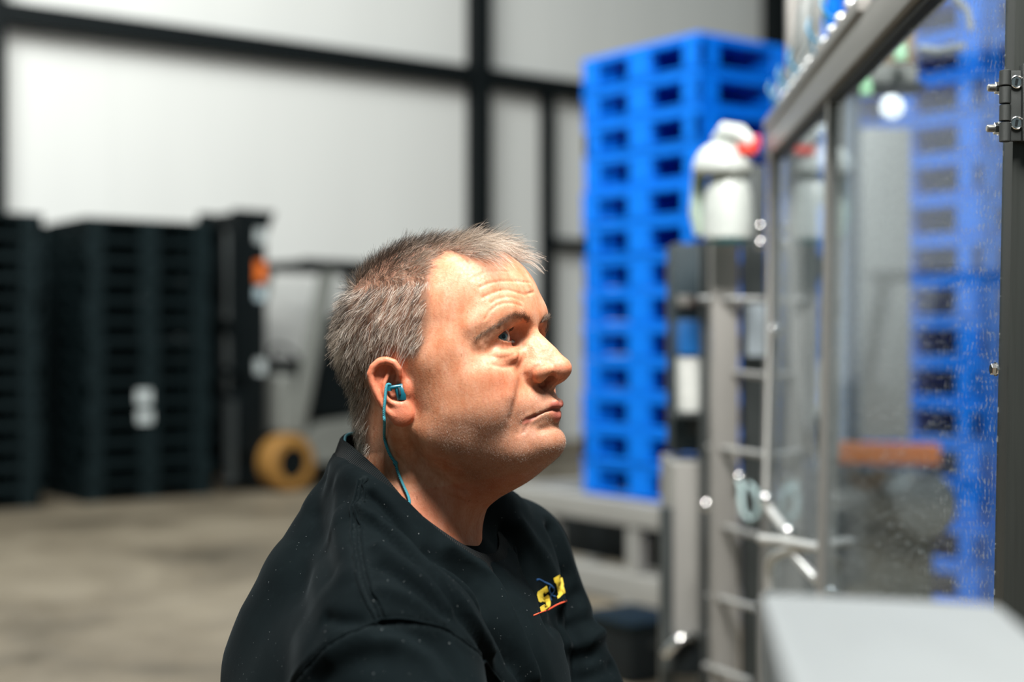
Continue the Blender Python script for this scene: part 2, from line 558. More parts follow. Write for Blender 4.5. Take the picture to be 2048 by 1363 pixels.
# stickers on the mast side
for (zz_, hh, mm_) in ((1.72, 0.16, M_ORANGE), (1.55, 0.10, M_PALEBLUE), (0.98, 0.11, M_PAPER), (2.00, 0.10, M_PAPER)):
    m = MB(); m.box((0.50, 0.388, zz_), (0.09, 0.004, hh), None, 0.0); m.build('sticker', mm_, truck, False)
bo = P(386, 950, 11.6); bo.z = 0
post_ = empty('marker_post', bo)
tag(post_, 'small orange marker post between the black pallets and the forklift', 'post')
m = MB(); m.lathe((0, 0, 0), (0, 0, 1), [(0, 0.07), (0.02, 0.07), (0.03, 0.045), (0.38, 0.04), (0.40, 0.02)], 16); m.build('post', M_TYRE, post_)
m = MB(); m.lathe((0, 0, 0.26), (0, 0, 1), [(0, 0.046), (0.08, 0.045)], 16); m.build('band', M_ORANGE, post_)
# ================================================================== MACHINE
PD = Vector((0.0618, 0.9981, 0)).normalized()         # direction of the clear guard, nearly along the line of sight
PN = Vector((-PD.y, PD.x, 0))                          # its left-hand side


def G(Y, z, off=0.0):
    """point on the guard at distance Y ahead, height z, off metres to the left of it; the frame leans a little"""
    return Vector((0.0619 * Y + 0.3826 + (z - CAMZ) * 0.020, Y, z)) + PN * off


def gy_of(px):
    return 1088.0 / (px - 1200.0)


PROT = Matrix((PN * -1, PD, Vector((0, 0, 1)))).transposed()


def glass_material():
    t = NT('clear_guard_sheet')
    v = t.coord((1, 1, 1))
    lw = t.n('ShaderNodeLayerWeight'); lw.inputs['Blend'].default_value = 0.5
    fr = t.math('ADD', t.math('MULTIPLY', t.math('POWER', lw.outputs['Facing'], 7.0), 0.80), 0.02, True)
    gl = t.n('ShaderNodeBsdfGlossy'); gl.inputs['Roughness'].default_value = 0.035
    gl.inputs['Color'].default_value = (0.92, 0.96, 1, 1)
    tr = t.n('ShaderNodeBsdfTransparent'); tr.inputs['Color'].default_value = (0.86, 0.91, 0.93, 1)
    mx = t.n('ShaderNodeMixShader'); t.set(mx.inputs[0], fr); t.set(mx.inputs[1], tr.outputs[0]); t.set(mx.inputs[2], gl.outputs[0])
    # dried drips and specks: stretched noise
    vs = t.coord((1, 120, 110)); vl = t.coord((1, 150, 2.0))
    a1 = t.ramp(t.noise(1.0, 3, 0.6, vs), [(0.57, (0, 0, 0)), (0.65, (1, 1, 1))])
    a2 = t.ramp(t.noise(1.0, 4, 0.6, vl), [(0.52, (0, 0, 0)), (0.70, (1, 1, 1))])
    a3 = t.noise(9, 3, 0.5, v)
    al = t.math('ADD', t.math('MULTIPLY', a1, 0.50), t.math('MULTIPLY', a2, 0.08))
    al = t.math('MULTIPLY', al, t.math('ADD', t.math('MULTIPLY', a3, 1.2), 0.1), True)
    al = t.math('ADD', al, 0.006, True)
    df = t.n('ShaderNodeBsdfDiffuse'); df.inputs['Color'].default_value = (0.62, 0.66, 0.68, 1)
    m2 = t.n('ShaderNodeMixShader'); t.set(m2.inputs[0], al); t.set(m2.inputs[1], mx.outputs[0]); t.set(m2.inputs[2], df.outputs[0])
    t.set(t.out.inputs['Surface'], m2.outputs[0])
    t.t.nodes.remove(t.b)
    return t.m


M_GLASS = glass_material()
M_POST = simple('door_frame_steel', (0.050, 0.055, 0.050), 0.45, 0.55, 0.10, 20, 0.05, 300)
M_RAIL = simple('rail_steel', (0.30, 0.29, 0.27), 0.42, 0.35, 0.08, 12, 0.04, 200)
Y0, Y1, Y2 = 1.345, gy_of(1657), 3.16
guard = empty('machine_guard', G(2.2, 0.0)); guard.location.z = 0
tag(guard, 'clear plastic machine guard in a grey steel frame at the right', 'guard')
GO = Vector(guard.location)


def gbar(name, a, b, w, h, mat, bevel=0.003, parent=None):
    m = MB(); m.bar(a - GO, b - GO, w, h, bevel, PN if abs((b - a).normalized().z) > 0.8 else (0, 0, 1))
    return m.build(name, mat, parent or guard)


def pane(ya, yb, za, zb):
    m = MB()
    c = (G(ya, za) + G(yb, zb)) / 2 - GO
    m.prism([G(ya, za) - GO, G(yb, za) - GO, G(yb, zb) - GO, G(ya, zb) - GO], PN * 0.002, PN * -0.002)
    return m.build('pane', M_GLASS, guard, False)


pane(Y0 + 0.012, Y1 - 0.005, 0.40, 1.585)
pane(Y1 + 0.02, Y2 - 0.01, 0.40, 1.585)
# hinge stile near the camera (square tube with a seam line), middle stile, far corner post
gbar('hinge_stile', G(Y0, 0.0, -0.016), G(Y0, 2.3, -0.016), 0.034, 0.034, M_POST, 0.002)
gbar('outer_stile', G(Y0 - 0.006, 0.0, -0.058), G(Y0 - 0.006, 2.3, -0.058), 0.044, 0.046, simple('outer_stile_steel', (0.020, 0.023, 0.021), 0.5, 0.4), 0.002)  # shade of the side facing away is put into this darker steel
gbar('middle_stile', G(Y1, 0.0, -0.004), G(Y1, 1.60, -0.004), 0.028, 0.030, M_RAIL, 0.006)
gbar('corner_post', G(Y2, 0.0, 0.004), G(Y2, 1.62, 0.004), 0.022, 0.022, M_RAIL, 0.004)
gbar('top_rail', G(Y0 + 0.02, 1.61), G(3.20, 1.61), 0.045, 0.050, M_RAIL, 0.004)
gbar('rail_gasket', G(Y0 + 0.03, 1.580, 0.0), G(3.10, 1.580, 0.0), 0.020, 0.010, M_DARK, 0.001)
gbar('rail_lip', G(Y0 + 0.02, 1.639, 0.012), G(3.20, 1.639, 0.012), 0.020, 0.010, M_RAIL, 0.002)
gbar('bottom_rail', G(Y0 + 0.02, 0.38), G(3.20, 0.38), 0.040, 0.045, M_RAIL, 0.004)

# hinge on the stile
M_HINGE = simple('cast_hinge', (0.045, 0.050, 0.048), 0.48, 0.5, 0.3, 60, 0.35, 500)
hd = 1.318
hinge = empty('door_hinge', P(2012, 212, hd)); HO = Vector(hinge.location)
tag(hinge, 'dark metal hinge with two bolts on the right door stile', 'hinge')
for k, (ya, yb) in enumerate([(140, 172), (173, 208), (209, 243), (244, 284)]):
    m = MB(); a_, b_ = P(2010.5, ya, hd), P(2010.5 - (yb - ya) * 0.02, yb, hd)
    m.lathe(a_ - HO, b_ - a_, [(0.0002, 0.0040), (0.0008, 0.0053), ((b_ - a_).length - 0.0008, 0.0053), ((b_ - a_).length - 0.0002, 0.0040)], 10)
    m.build('knuckle', M_HINGE, hinge, True, 50)
m = MB(); m.box(P(2033, 212, hd + 0.004) - HO, (0.016, 0.006, 0.0655), None, 0.0012, 2); m.build('leaf', M_HINGE, hinge)
m = MB(); m.box(P(2062, 206, hd + 0.002) - HO, (0.019, 0.010, 0.072), None, 0.0015, 2); m.build('outer_leaf', M_HINGE, hinge)
for yy in (164, 246):
    m = MB(); c = P(2033, yy, hd + 0.0008)
    m.lathe(c - HO, (0, -1, 0), [(0, 0.0062), (0.0012, 0.0062), (0.0016, 0.0054), (0.0006, 0.0046), (0.0002, 0.001)], 20)
    o = m.build('screw', M_CHROME, hinge)
    m = MB(); m.box(c - HO + Vector((0, -0.0005, 0)), (0.0022, 0.001, 0.0062), Matrix.Rotation(0.2, 3, 'Y')); m.build('slot', M_DARK, o)


def stud(px, py, depth, label, long=True):
    """threaded bolt end with nut and washer pointing to the left"""
    o = empty('bolt', P(px, py, depth)); d = Vector((-1, 0.02, 0.02))
    prof = [(0, 0.0058), (0.0012, 0.0058), (0.0012, 0.0050), (0.0016, 0.0050)]
    m = MB(); m.lathe((0, 0, 0), d, [(0, 0.0066), (0.0014, 0.0066)], 20); m.build('washer', M_CHROME, o)
    m = MB(); m.lathe((0, 0, 0), d, [(0.0014, 0.0050), (0.0018, 0.0056), (0.0050, 0.0056), (0.0055, 0.0049)], 6); m.build('nut', M_CHROME, o, False)
    if long:
        m = MB(); pr = []
        for k in range(9): pr += [(0.0055 + k * 0.0007, 0.0036), (0.0058 + k * 0.0007, 0.0031)]
        pr.append((0.0121, 0.0026))
        m.lathe((0, 0, 0), d, pr, 16); m.build('thread', simple('steel_thread', (0.45, 0.45, 0.43), 0.3, 0.9), o)
    return tag(o, label, 'bolt')


stud(2001, 176, 1.335, 'upper threaded bolt end and nut sticking out beside the hinge')
stud(1999, 257, 1.335, 'lower threaded bolt end and nut sticking out beside the hinge')
stud(1993, 738, 1.335, 'small bolt nut on the stile below the hinge', False)

# ------------------------------------------------------------------ stainless columns left of the guard
frame = empty('packing_machine', P(1455, 1300, 3.32)); frame.location.z = 0
tag(frame, 'tall stainless steel machine frame with cross rods left of the guard', 'machine')
FO = Vector(frame.location)


def fbox(name, px0, px1, y0, y1, depth, dep, mat, parent=None, bevel=0.004, rz=0.0, org=None):
    a_, b_ = P(px0, y0, depth), P(px1, y1, depth)
    m = MB(); m.box(((a_ + b_) / 2) + Vector((0, dep / 2, 0)) - (org if org is not None else FO), (abs(b_.x - a_.x), dep, abs(a_.z - b_.z)), Matrix.Rotation(rz, 3, 'Z'), bevel)
    return m.build(name, mat, parent or frame)


def zpx(depth): return 681.5 + CAMZ * F / depth          # picture row of the floor at that depth


fbox('column', 1424, 1478, 478, zpx(3.3), 3.30, 0.06, M_RAIL)
fbox('column', 1488, 1532, 330, zpx(3.45), 3.45, 0.05, M_STEELD)
fbox('column', 1404, 1424, 482, zpx(3.4), 3.40, 0.05, M_STEELD)
fbox('light_plate', 1494, 1530, 598, 712, 3.40, 0.01, simple('pale_plate', (0.50, 0.58, 0.64), 0.4), None, 0.002)
for k, (ya, yb, xa, xb) in enumerate([(598, 600, 1400, 1536), (742, 752, 1432, 1536), (893, 910, 1418, 1536), (1048, 1072, 1428, 1520), (1190, 1215, 1418, 1512), (1330, 1362, 1410, 1500)]):
    m = MB(); a_, b_ = P(xa, ya, 3.36), P(xb, yb, 3.12 if k > 1 else 3.2)
    n_ = 26
    ps = [a_.lerp(b_, i / n_) - FO for i in range(n_ + 1)]
    m.tube(ps, [0.0085 if i % 2 else 0.0070 for i in range(n_ + 1)], 10)
    m.build('cross_rod', M_STEEL, frame)
for (px, py, dp) in [(1521, 455, 3.2), (1521, 488, 3.2), (1543, 660, 3.15), (1412, 1010, 3.3), (1478, 955, 3.3)]:
    m = MB(); m.lathe(P(px, py, dp - 0.03) - FO, (0, -1, 0), [(-0.03, 0.006), (0, 0.006), (0, 0.012), (0.008, 0.012), (0.012, 0.007)], 14); m.build('knob', M_CHROME, frame)

# cabinet and dark housing left of the columns
cab = empty('machine_cabinet', P(1385, 1300, 3.55)); cab.location.z = 0
tag(cab, 'grey steel machine cabinet right of the pallet stand', 'cabinet')
CO = Vector(cab.location)
fbox('body', 1346, 1428, 926, zpx(3.5), 3.50, 0.30, M_ALU, cab, 0.006, 0, CO)
fbox('side_post', 1322, 1345, 1015, zpx(3.48), 3.48, 0.05, M_STEELD, cab, 0.004, 0, CO)
fbox('housing', 1346, 1432, 486, 905, 3.62, 0.16, simple('dark_teal_housing', (0.012, 0.030, 0.040), 0.5), cab, 0.006, 0, CO)
m = MB(); m.tube([P(1332, 1308, 3.42) - CO, P(1345, 1292, 3.40) - CO, P(1362, 1276, 3.40) - CO, P(1385, 1270, 3.42) - CO, P(1395, 1285, 3.45) - CO], [0.012, 0.012, 0.011, 0.011, 0.011], 12); m.build('handle', M_CHROME, cab)
fbox('handle_box', 1350, 1402, 1280, 1350, 3.44, 0.06, M_DARK, cab, 0.006, 0, CO)

# switch, blue-lidded white container
sw = empty('rotary_switch', P(1400, 605, 3.50)); SO = Vector(sw.location)
tag(sw, 'small grey and black switch with red button beside the column', 'switch')
fbox('body', 1352, 1412, 592, 628, 3.50, 0.05, M_DARK, sw, 0.005, 0, SO)
fbox('cover', 1356, 1388, 590, 612, 3.485, 0.02, M_ALU, sw, 0.004, 0, SO)
m = MB(); m.lathe(P(1417, 611, 3.46) - SO, (0, -1, 0), [(-0.03, 0.012), (0, 0.017), (0.010, 0.017), (0.014, 0.010)], 18); m.build('button', simple('red_plastic', (0.62, 0.035, 0.02), 0.4), sw)
m = MB(); m.tube([P(1414, 596, 3.5) - SO, P(1412, 570, 3.5) - SO, P(1420, 560, 3.5) - SO], 0.008, 10); m.build('cable_gland', M_STEEL, sw)
can = empty('canister', P(1392, 824, 3.50)); KO = Vector(can.location)
tag(can, 'white container with a bright blue lid and label beside the blue pallets', 'container')
fbox('body', 1360, 1424, 712, 824, 3.48, 0.09, simple('white_plastic', (0.62, 0.64, 0.61), 0.45), can, 0.010, 0, KO)
fbox('lid', 1359, 1422, 640, 710, 3.47, 0.10, simple('canister_blue', (0.008, 0.13, 0.42), 0.4), can, 0.008, 0, KO)
fbox('label', 1400, 1422, 738, 812, 3.478, 0.002, simple('label_blue', (0.14, 0.33, 0.55), 0.5), can, 0.0, 0, KO)
shelf_ = empty('canister_shelf', P(1392, 826, 3.5)); HSO = Vector(shelf_.location)
tag(shelf_, 'dark steel bracket shelf under the white container', 'shelf')
fbox('plate', 1350, 1434, 825, 834, 3.47, 0.14, M_STEELD, shelf_, 0.002, 0, HSO)
fbox('bracket', 1380, 1400, 834, 870, 3.58, 0.04, M_STEELD, shelf_, 0.002, 0, HSO)

# white domed dispenser with teal foot, red clip
M_WHITE = simple('white_moulding', (0.56, 0.60, 0.57), 0.35)
M_PGREEN = simple('pale_green_moulding', (0.40, 0.50, 0.42), 0.4)
M_TEAL = simple('teal_moulding', (0.01, 0.22, 0.27), 0.4)
M_RED = simple('red_clip', (0.72, 0.045, 0.02), 0.4)
ds = empty('white_dispenser', P(1452, 480, 3.22)); DO = Vector(ds.location)
tag(ds, 'white domed dispenser with teal foot and red clip on the machine column', 'dispenser')
c = P(1456, 480, 3.22) - DO
u = 3.22 / F
m = MB(); m.lathe(c, (0, 0, 1), [(0, 44 * u), (4 * u, 49 * u), (40 * u, 50 * u), (90 * u, 47 * u), (118 * u, 38 * u), (134 * u, 28 * u)], 28); m.build('body', M_WHITE, ds)
c2_ = P(1446, 345, 3.22) - DO
m = MB(); m.lathe(c2_, (0, 0, 1), [(-6 * u, 54 * u), (0, 60 * u), (8 * u, 61 * u), (26 * u, 57 * u), (44 * u, 46 * u), (56 * u, 30 * u), (62 * u, 12 * u), (63 * u, 1 * u)], 28); m.build('dome', M_WHITE, ds)
m = MB(); m.tube([P(1440, 282, 3.22) - DO, P(1452, 264, 3.20) - DO, P(1478, 268, 3.18) - DO, P(1503, 288, 3.17) - DO], [18 * u, 20 * u, 19 * u, 12 * u], 16); m.build('spout', M_WHITE, ds)
m = MB(); m.box(P(1492, 300, 3.17) - DO, (38 * u, 20 * u, 16 * u), None, 3 * u); m.box(P(1512, 284, 3.17) - DO, (14 * u, 16 * u, 26 * u), None, 3 * u); m.build('clip', M_RED, ds)
m = MB(); m.box(P(1524, 305, 3.19) - DO, (24 * u, 18 * u, 20 * u), None, 3 * u); m.build('connector', simple('blue_connector', (0.02, 0.08, 0.35), 0.4), ds)
m = MB(); m.tube([P(1400, 345, 3.26) - DO, P(1396, 385, 3.26) - DO, P(1392, 425, 3.26) - DO, P(1400, 470, 3.26) - DO], [15 * u, 14 * u, 14 * u, 12 * u], 12); m.build('handle', M_PGREEN, ds)
m = MB(); m.lathe(P(1456, 484, 3.22) - DO, (0, 0, 1), [(0, 43 * u), (6 * u, 46 * u)], 28); m.build('foot', M_TEAL, ds)
m = MB(); m.lathe(P(1466, 340, 3.19) - DO, (0, -1, 0), [(-20 * u, 14 * u), (18 * u, 16 * u), (24 * u, 10 * u)], 16); m.build('valve', M_WHITE, ds)

# linkage of chrome arms in front of the guard
link = empty('chrome_linkage', P(1580, 1180, 2.55)); LO = Vector(link.location)
tag(link, 'bent chrome arms and knobs in front of the guard', 'linkage')
M_BRIGHT = simple('bright_steel', (0.66, 0.66, 0.64), 0.28, 0.5, 0.04, 5)
T = lambda lst, r, nm: MB().tube([P(*q) - LO for q in lst], r, 14).build(nm, M_BRIGHT, link)
T([(1522, 1077, 2.60), (1560, 1081, 2.55), (1600, 1088, 2.50), (1646, 1097, 2.44)], 0.0085, 'cross_arm')
T([(1539, 1180, 2.62), (1538, 1140, 2.62), (1540, 1122, 2.615), (1550, 1110, 2.60), (1566, 1104, 2.58), (1600, 1097, 2.52), (1640, 1090, 2.46)], 0.008, 'bent_arm')
T([(1526, 1000, 2.75), (1576, 1066, 2.60)], 0.0080, 'upper_arm')
T([(1592, 1112, 2.52), (1640, 1168, 2.44)], 0.0080, 'lower_arm')
for (px, py, dp, r) in [(1531, 998, 2.72, 0.0125), (1576, 1064, 2.57, 0.0130), (1637, 1154, 2.42, 0.0085), (1661, 1183, 2.36, 0.010)]:
    m = MB(); m.lathe(P(px, py, dp) - LO, (0, -1, 0), [(-0.012, r * 0.7), (-0.006, r), (0.006, r), (0.011, r * 0.75), (0.013, r * 0.3)], 18); m.build('knob', M_CHROME, link)
m = MB(); m.tube([P(1530, 1000, 2.74) - LO, P(1538, 700, 3.0) - LO, P(1540, 300, 3.08) - LO], 0.0045, 10); m.build('pull_rod', M_RAIL, link)
hs = MB()
hs.tube([P(*q) for q in [(1478, 962, 3.2), (1484, 975, 3.18), (1482, 1000, 3.16), (1486, 1025, 3.15), (1500, 1040, 3.14), (1514, 1030, 3.13), (1518, 1005, 3.13), (1510, 980, 3.14), (1498, 968, 3.16)]], 0.006, 10)
tag(hs.build('hose', simple('pale_hose', (0.42, 0.55, 0.55), 0.35)), 'pale looped hose hanging beside the column', 'hose')

# pneumatic manifold on the rail
mani = empty('valve_manifold', G(2.4, 1.66)); MO = Vector(mani.location)
tag(mani, 'row of shiny fittings with blue tubes along the top rail', 'fittings')
m = MB(); m.bar(G(2.0, 1.655, 0.02) - MO, G(3.15, 1.655, 0.02) - MO, 0.020, 0.022, 0.002); m.build('block', M_RAIL, mani)
FIT = [(1567, 203), (1574, 190), (1587, 175), (1599, 160), (1611, 143), (1623, 126), (1653, 86), (1668, 63), (1684, 39), (1703, 10)]
M_FIT = simple('polished_fitting', (0.85, 0.86, 0.86), 0.22, 0.25)
M_TUBE = simple('blue_tube', (0.02, 0.15, 0.26), 0.3)
for k, (px, py) in enumerate(FIT):
    Yq = 1088.0 / (px + 12 - 1200.0)
    cpt = P(px, py, Yq)
    m = MB(); m.lathe(cpt - MO, (-0.55, -0.8, 0.25), [(-0.012, 0.006), (-0.005, 0.0095), (0.004, 0.0100), (0.008, 0.0075), (0.011, 0.0015)], 14); m.build('fitting', M_FIT, mani)
    m = MB(); m.tube([cpt - MO, G(Yq, 1.65, 0.01) - MO], 0.005, 8); m.build('fitting_stem', M_STEEL, mani)
    if k % 2 == 0:
        e = cpt - MO
        m = MB(); m.tube([e + Vector((-0.008, 0, 0)), e + Vector((-0.022, 0.01, 0.01)), e + Vector((-0.026, 0.03, 0.03)), e + Vector((-0.018, 0.05, 0.05)), e + Vector((-0.012, 0.09, 0.05)), e + Vector((0.004, 0.10, -0.01))], 0.0025, 8); m.build('tube', M_TUBE, mani)
m = MB()
for k in range(3):
    m.tube([P(1560 + 14 * k, 214 - 8 * k, 2.95) - MO, P(1548 + 16 * k, 190 - 10 * k, 2.9) - MO, P(1562 + 22 * k, 160 - 20 * k, 2.9) - MO, P(1585 + 24 * k, 110 - 22 * k, 2.85) - MO, P(1600 + 30 * k, 20 - 30 * k, 2.8) - MO], 0.004, 8)
m.build('tube_bundle', simple('grey_tube', (0.30, 0.36, 0.38), 0.3), mani)
up = empty('machine_upright', P(1600, 60, 3.6)); UO = Vector(up.location)
tag(up, 'grey uprights rising above the rail behind the fittings', 'machine')
fbox('upright', 1578, 1598, -60, 300, 3.60, 0.04, M_RAIL, up, 0.003, 0, UO)
fbox('upright', 1604, 1626, -60, 240, 3.50, 0.04, simple('pale_upright', (0.36, 0.38, 0.37), 0.4), up, 0.003, 0, UO)
fbox('upright', 1632, 1646, -60, 200, 3.40, 0.03, M_ALU, up, 0.003, 0, UO)

# ------------------------------------------------------------------ things seen through the guard
ins = empty('machine_interior', P(1772, 1200, 4.3)); ins.location.z = 0; IO = Vector(ins.location)
tag(ins, 'grey steel column and dark housing inside the guarded machine', 'machine')
fbox('column', 1726, 1822, 255, 880, 4.30, 0.12, simple('satin_steel', (0.30, 0.30, 0.29), 0.45, 0.4, 0.06, 4), ins, 0.006, 0, IO)
fbox('column', 1676, 1694, 180, 890, 4.40, 0.06, simple('blue_grey_strip', (0.28, 0.34, 0.44), 0.4), ins, 0.004, 0, IO)
fbox('column', 1556, 1606, 300, zpx(3.75), 3.75, 0.07, M_RAIL, ins, 0.004, 0, IO)
fbox('dark_bar', 1697, 1722, 180, 890, 4.45, 0.06, simple('navy_bar', (0.006, 0.030, 0.075), 0.5), ins, 0.004, 0, IO)
fbox('housing', 1640, 1872, 935, zpx(4.25), 4.25, 0.40, simple('dark_housing', (0.030, 0.042, 0.046), 0.45, 0.2), ins, 0.04, 0, IO)
m = MB(); m.lathe(P(1842, 1010, 4.15) - IO, (0, -1, 0), [(-0.10, 0.10), (0.02, 0.10), (0.05, 0.08), (0.06, 0.04)], 28); m.build('drum', simple('grey_drum', (0.16, 0.17, 0.17), 0.4, 0.4), ins)
m = MB(); m.lathe(P(1715, 1020, 4.15) - IO, (0, -1, 0), [(-0.10, 0.10), (0.02, 0.10), (0.05, 0.08), (0.06, 0.04)], 28); m.build('drum', M_DARK, ins)
ob = MB(); a_, b_ = P(1660, 904, 4.10), P(1876, 908, 4.10)
ob.bar(a_, b_, 0.05, 0.058, 0.004)
tag(ob.build('orange_beam', simple('orange_beam', (0.50, 0.130, 0.022), 0.5)), 'orange bar behind the guard below the grey column', 'bar')
sb = empty('sensor_box', P(1795, 95, 3.0)); BO = Vector(sb.location)
tag(sb, 'brown sensor box with pale green indicators behind the guard', 'sensor')
fbox('body', 1758, 1832, 62, 128, 3.0, 0.07, simple('brown_box', (0.24, 0.15, 0.075), 0.5), sb, 0.004, 0, BO)
fbox('base', 1740, 1836, 128, 165, 3.0, 0.09, M_ALU, sb, 0.004, 0, BO)
fbox('bracket', 1720, 1850, 164, 176, 2.98, 0.10, M_DARK, sb, 0.003, 0, BO)
M_LED = simple('green_indicator', (0.45, 0.82, 0.48), 0.3)
for (px, py) in ((1801, 105), (1732, 174)):
    m = MB(); m.lathe(P(px, py + 16, 2.95) - BO, (0, 0, 1), [(0, 0.0125), (0.022, 0.0125), (0.034, 0.009), (0.036, 0.002)], 16); m.build('indicator', M_LED, sb)
m = MB(); m.lathe(P(1778, 44, 2.98) - BO, (0, 0, 1), [(-0.02, 0.012), (0.006, 0.020), (0.012, 0.020), (0.02, 0.012)], 16); m.build('cap', M_DARK, sb)
m = MB(); m.tube([P(1842, 96, 2.8) - BO, P(1880, 102, 2.7) - BO, P(1925, 92, 2.55) - BO], 0.007, 10); m.build('arm', M_STEEL, sb)
m = MB(); m.tube([P(1905, -10, 2.4) - BO, P(1935, 22, 2.4) - BO, P(1942, 60, 2.4) - BO], 0.006, 10); m.build('cable', M_STEEL, sb)
glint = MB(); glint.lathe(P(1784, 214, 2.9), (-0.1, -1, 0.0), [(-0.012, 0.014), (-0.004, 0.024), (0.0, 0.025), (0.003, 0.018), (0.004, 0.002)], 28)
t = NT('glint_glow'); t.p(Base_Color=(0.8, 0.82, 0.84), Roughness=0.3); t.b.inputs['Emission Color'].default_value = (0.85, 0.92, 1, 1); t.b.inputs['Emission Strength'].default_value = 0.9  # glowing disc added to stand for a bright reflection in the guard
tag(glint.build('glint_disc', t.m), 'small round white lamp added as a glowing disc behind the guard', 'glint')

# ------------------------------------------------------------------ pale cover in the near foreground
def flat_pt(px, py, h):
    d = h * F / (py - 681.5)
    return Vector(((px - 1024) / F * d, d, CAMZ - h))


ph = 0.125
quad = [flat_pt(1518, 1182, ph), flat_pt(1992, 1204, ph), None, None]
dl = (flat_pt(1562, 1363, ph) - flat_pt(1516, 1190, ph)).normalized()
quad[2] = quad[1] + dl * 0.42; quad[3] = quad[0] + dl * 0.42


def rounded(poly, r, n=6):
    out = []
    m_ = len(poly)
    for i in range(m_):
        p0, p1, p2 = poly[i - 1], poly[i], poly[(i + 1) % m_]
        a_ = p1 + (p0 - p1).normalized() * r; b_ = p1 + (p2 - p1).normalized() * r
        for k in range(n + 1):
            s = k / n
            out.append(a_ * (1 - s) ** 2 + p1 * 2 * s * (1 - s) + b_ * s * s)
    return out


cov = empty('metal_cover', sum(quad, Vector()) / 4); cov.location.z = CAMZ - ph - 0.03; VO = Vector(cov.location)
tag(cov, 'pale grey flat metal cover with rounded corners in the near foreground', 'cover')
M_COVER = simple('pale_satin_metal', (0.160, 0.174, 0.176), 0.5, 0.1, 0.04, 4)
m = MB()
top_ = rounded([q - VO for q in quad], 0.010)
bm = m.bm
cen = sum((q - VO for q in quad), Vector()) / 4
r1 = [bm.verts.new(p + Vector((0, 0, -0.004))) for p in top_]
r2 = [bm.verts.new(cen.lerp(p, 0.975)) for p in top_]
r0 = [bm.verts.new(p + Vector((0, 0, -0.03))) for p in top_]
n_ = len(top_)
for i in range(n_):
    j = (i + 1) % n_
    bm.faces.new((r0[i], r0[j], r1[j], r1[i])); bm.faces.new((r1[i], r1[j], r2[j], r2[i]))
bm.faces.new(r2); bm.faces.new(list(reversed(r0)))
m.build('plate', M_COVER, cov)
m = MB(); b0 = cen + dl * 0.12
m.box(Vector((b0.x, b0.y, -0.30)), (0.05, 0.05, 0.54), None, 0.004); m.box(Vector((b0.x, b0.y, -(VO.z) + 0.006)), (0.20, 0.20, 0.012), None, 0.003)
m.box(Vector((b0.x, b0.y, -(VO.z - 0.4) / 2 - 0.45 + 0.2)), (0.05, 0.05, VO.z - 0.35), None, 0.004)
m.build('pedestal', M_STEELD, cov)
# ================================================================== PERSON
# ------------------------------------------------------------------ signed distance tools (mm)
def smin(a, b, k):
    h = np.maximum(k - np.abs(a - b), 0.0) / k
    return np.minimum(a, b) - h * h * k * 0.25


def smax(a, b, k):
    return -smin(-a, -b, k)


def _near(p, lo, hi, m):
    r = (p[:, 0] > lo[0] - m) & (p[:, 0] < hi[0] + m)
    if not r.any(): return r
    r &= (p[:, 1] > lo[1] - m) & (p[:, 1] < hi[1] + m)
    if not r.any(): return r
    return r & (p[:, 2] > lo[2] - m) & (p[:, 2] < hi[2] + m)


def ell(p, c, r, rot=None):
    c = np.asarray(c, np.float32); r = np.asarray(r, np.float32)
    q = p - c
    if rot is not None: q = q @ np.asarray(rot, np.float32)
    q = q / r
    X2, Y2, Z2 = q[:, 0] * q[:, 0], q[:, 1] * q[:, 1], q[:, 2] * q[:, 2]
    k0 = np.sqrt(X2 + Y2 + Z2) + 1e-6
    k1 = np.sqrt(X2 / (r[0] * r[0]) + Y2 / (r[1] * r[1]) + Z2 / (r[2] * r[2])) + 1e-9
    return k0 * (k0 - 1.0) / k1


def _seg(qx, qy, qz, a, b):
    ab = b - a
    vx, vy, vz = qx - a[0], qy - a[1], qz - a[2]
    t = np.clip((vx * ab[0] + vy * ab[1] + vz * ab[2]) / max(float(ab @ ab), 1e-9), 0, 1)
    vx -= t * ab[0]; vy -= t * ab[1]; vz -= t * ab[2]
    return vx * vx + vy * vy + vz * vz, t


def cap(p, pts, rad, m=30.0):
    pts = np.asarray(pts, np.float32)
    rad = np.full(len(pts), rad, np.float32) if np.isscalar(rad) else np.asarray(rad, np.float32)
    R = float(rad.max())
    out = np.full(len(p), m, np.float32)
    s = _near(p, pts.min(0) - R, pts.max(0) + R, m)
    if not s.any(): return out
    q = p[s]
    qx, qy, qz = q[:, 0].copy(), q[:, 1].copy(), q[:, 2].copy()
    best = None
    for i in range(len(pts) - 1):
        d2, t = _seg(qx, qy, qz, pts[i], pts[i + 1])
        d = np.sqrt(d2) - (rad[i] + t * (rad[i + 1] - rad[i]))
        best = d if best is None else np.minimum(best, d)
    out[s] = np.minimum(best, m)
    return out


def gauss(p, pts, sig):
    """exp(-(distance to polyline / sig)^2)"""
    pts = np.asarray(pts, np.float32)
    if pts.ndim == 1: pts = pts[None]
    out = np.zeros(len(p), np.float32)
    s = _near(p, pts.min(0), pts.max(0), sig * 3)
    if not s.any(): return out
    q = p[s]
    qx, qy, qz = q[:, 0].copy(), q[:, 1].copy(), q[:, 2].copy()
    best = (qx - pts[0][0]) ** 2 + (qy - pts[0][1]) ** 2 + (qz - pts[0][2]) ** 2
    for i in range(len(pts) - 1):
        best = np.minimum(best, _seg(qx, qy, qz, pts[i], pts[i + 1])[0])
    out[s] = np.exp(-best / (sig * sig))
    return out


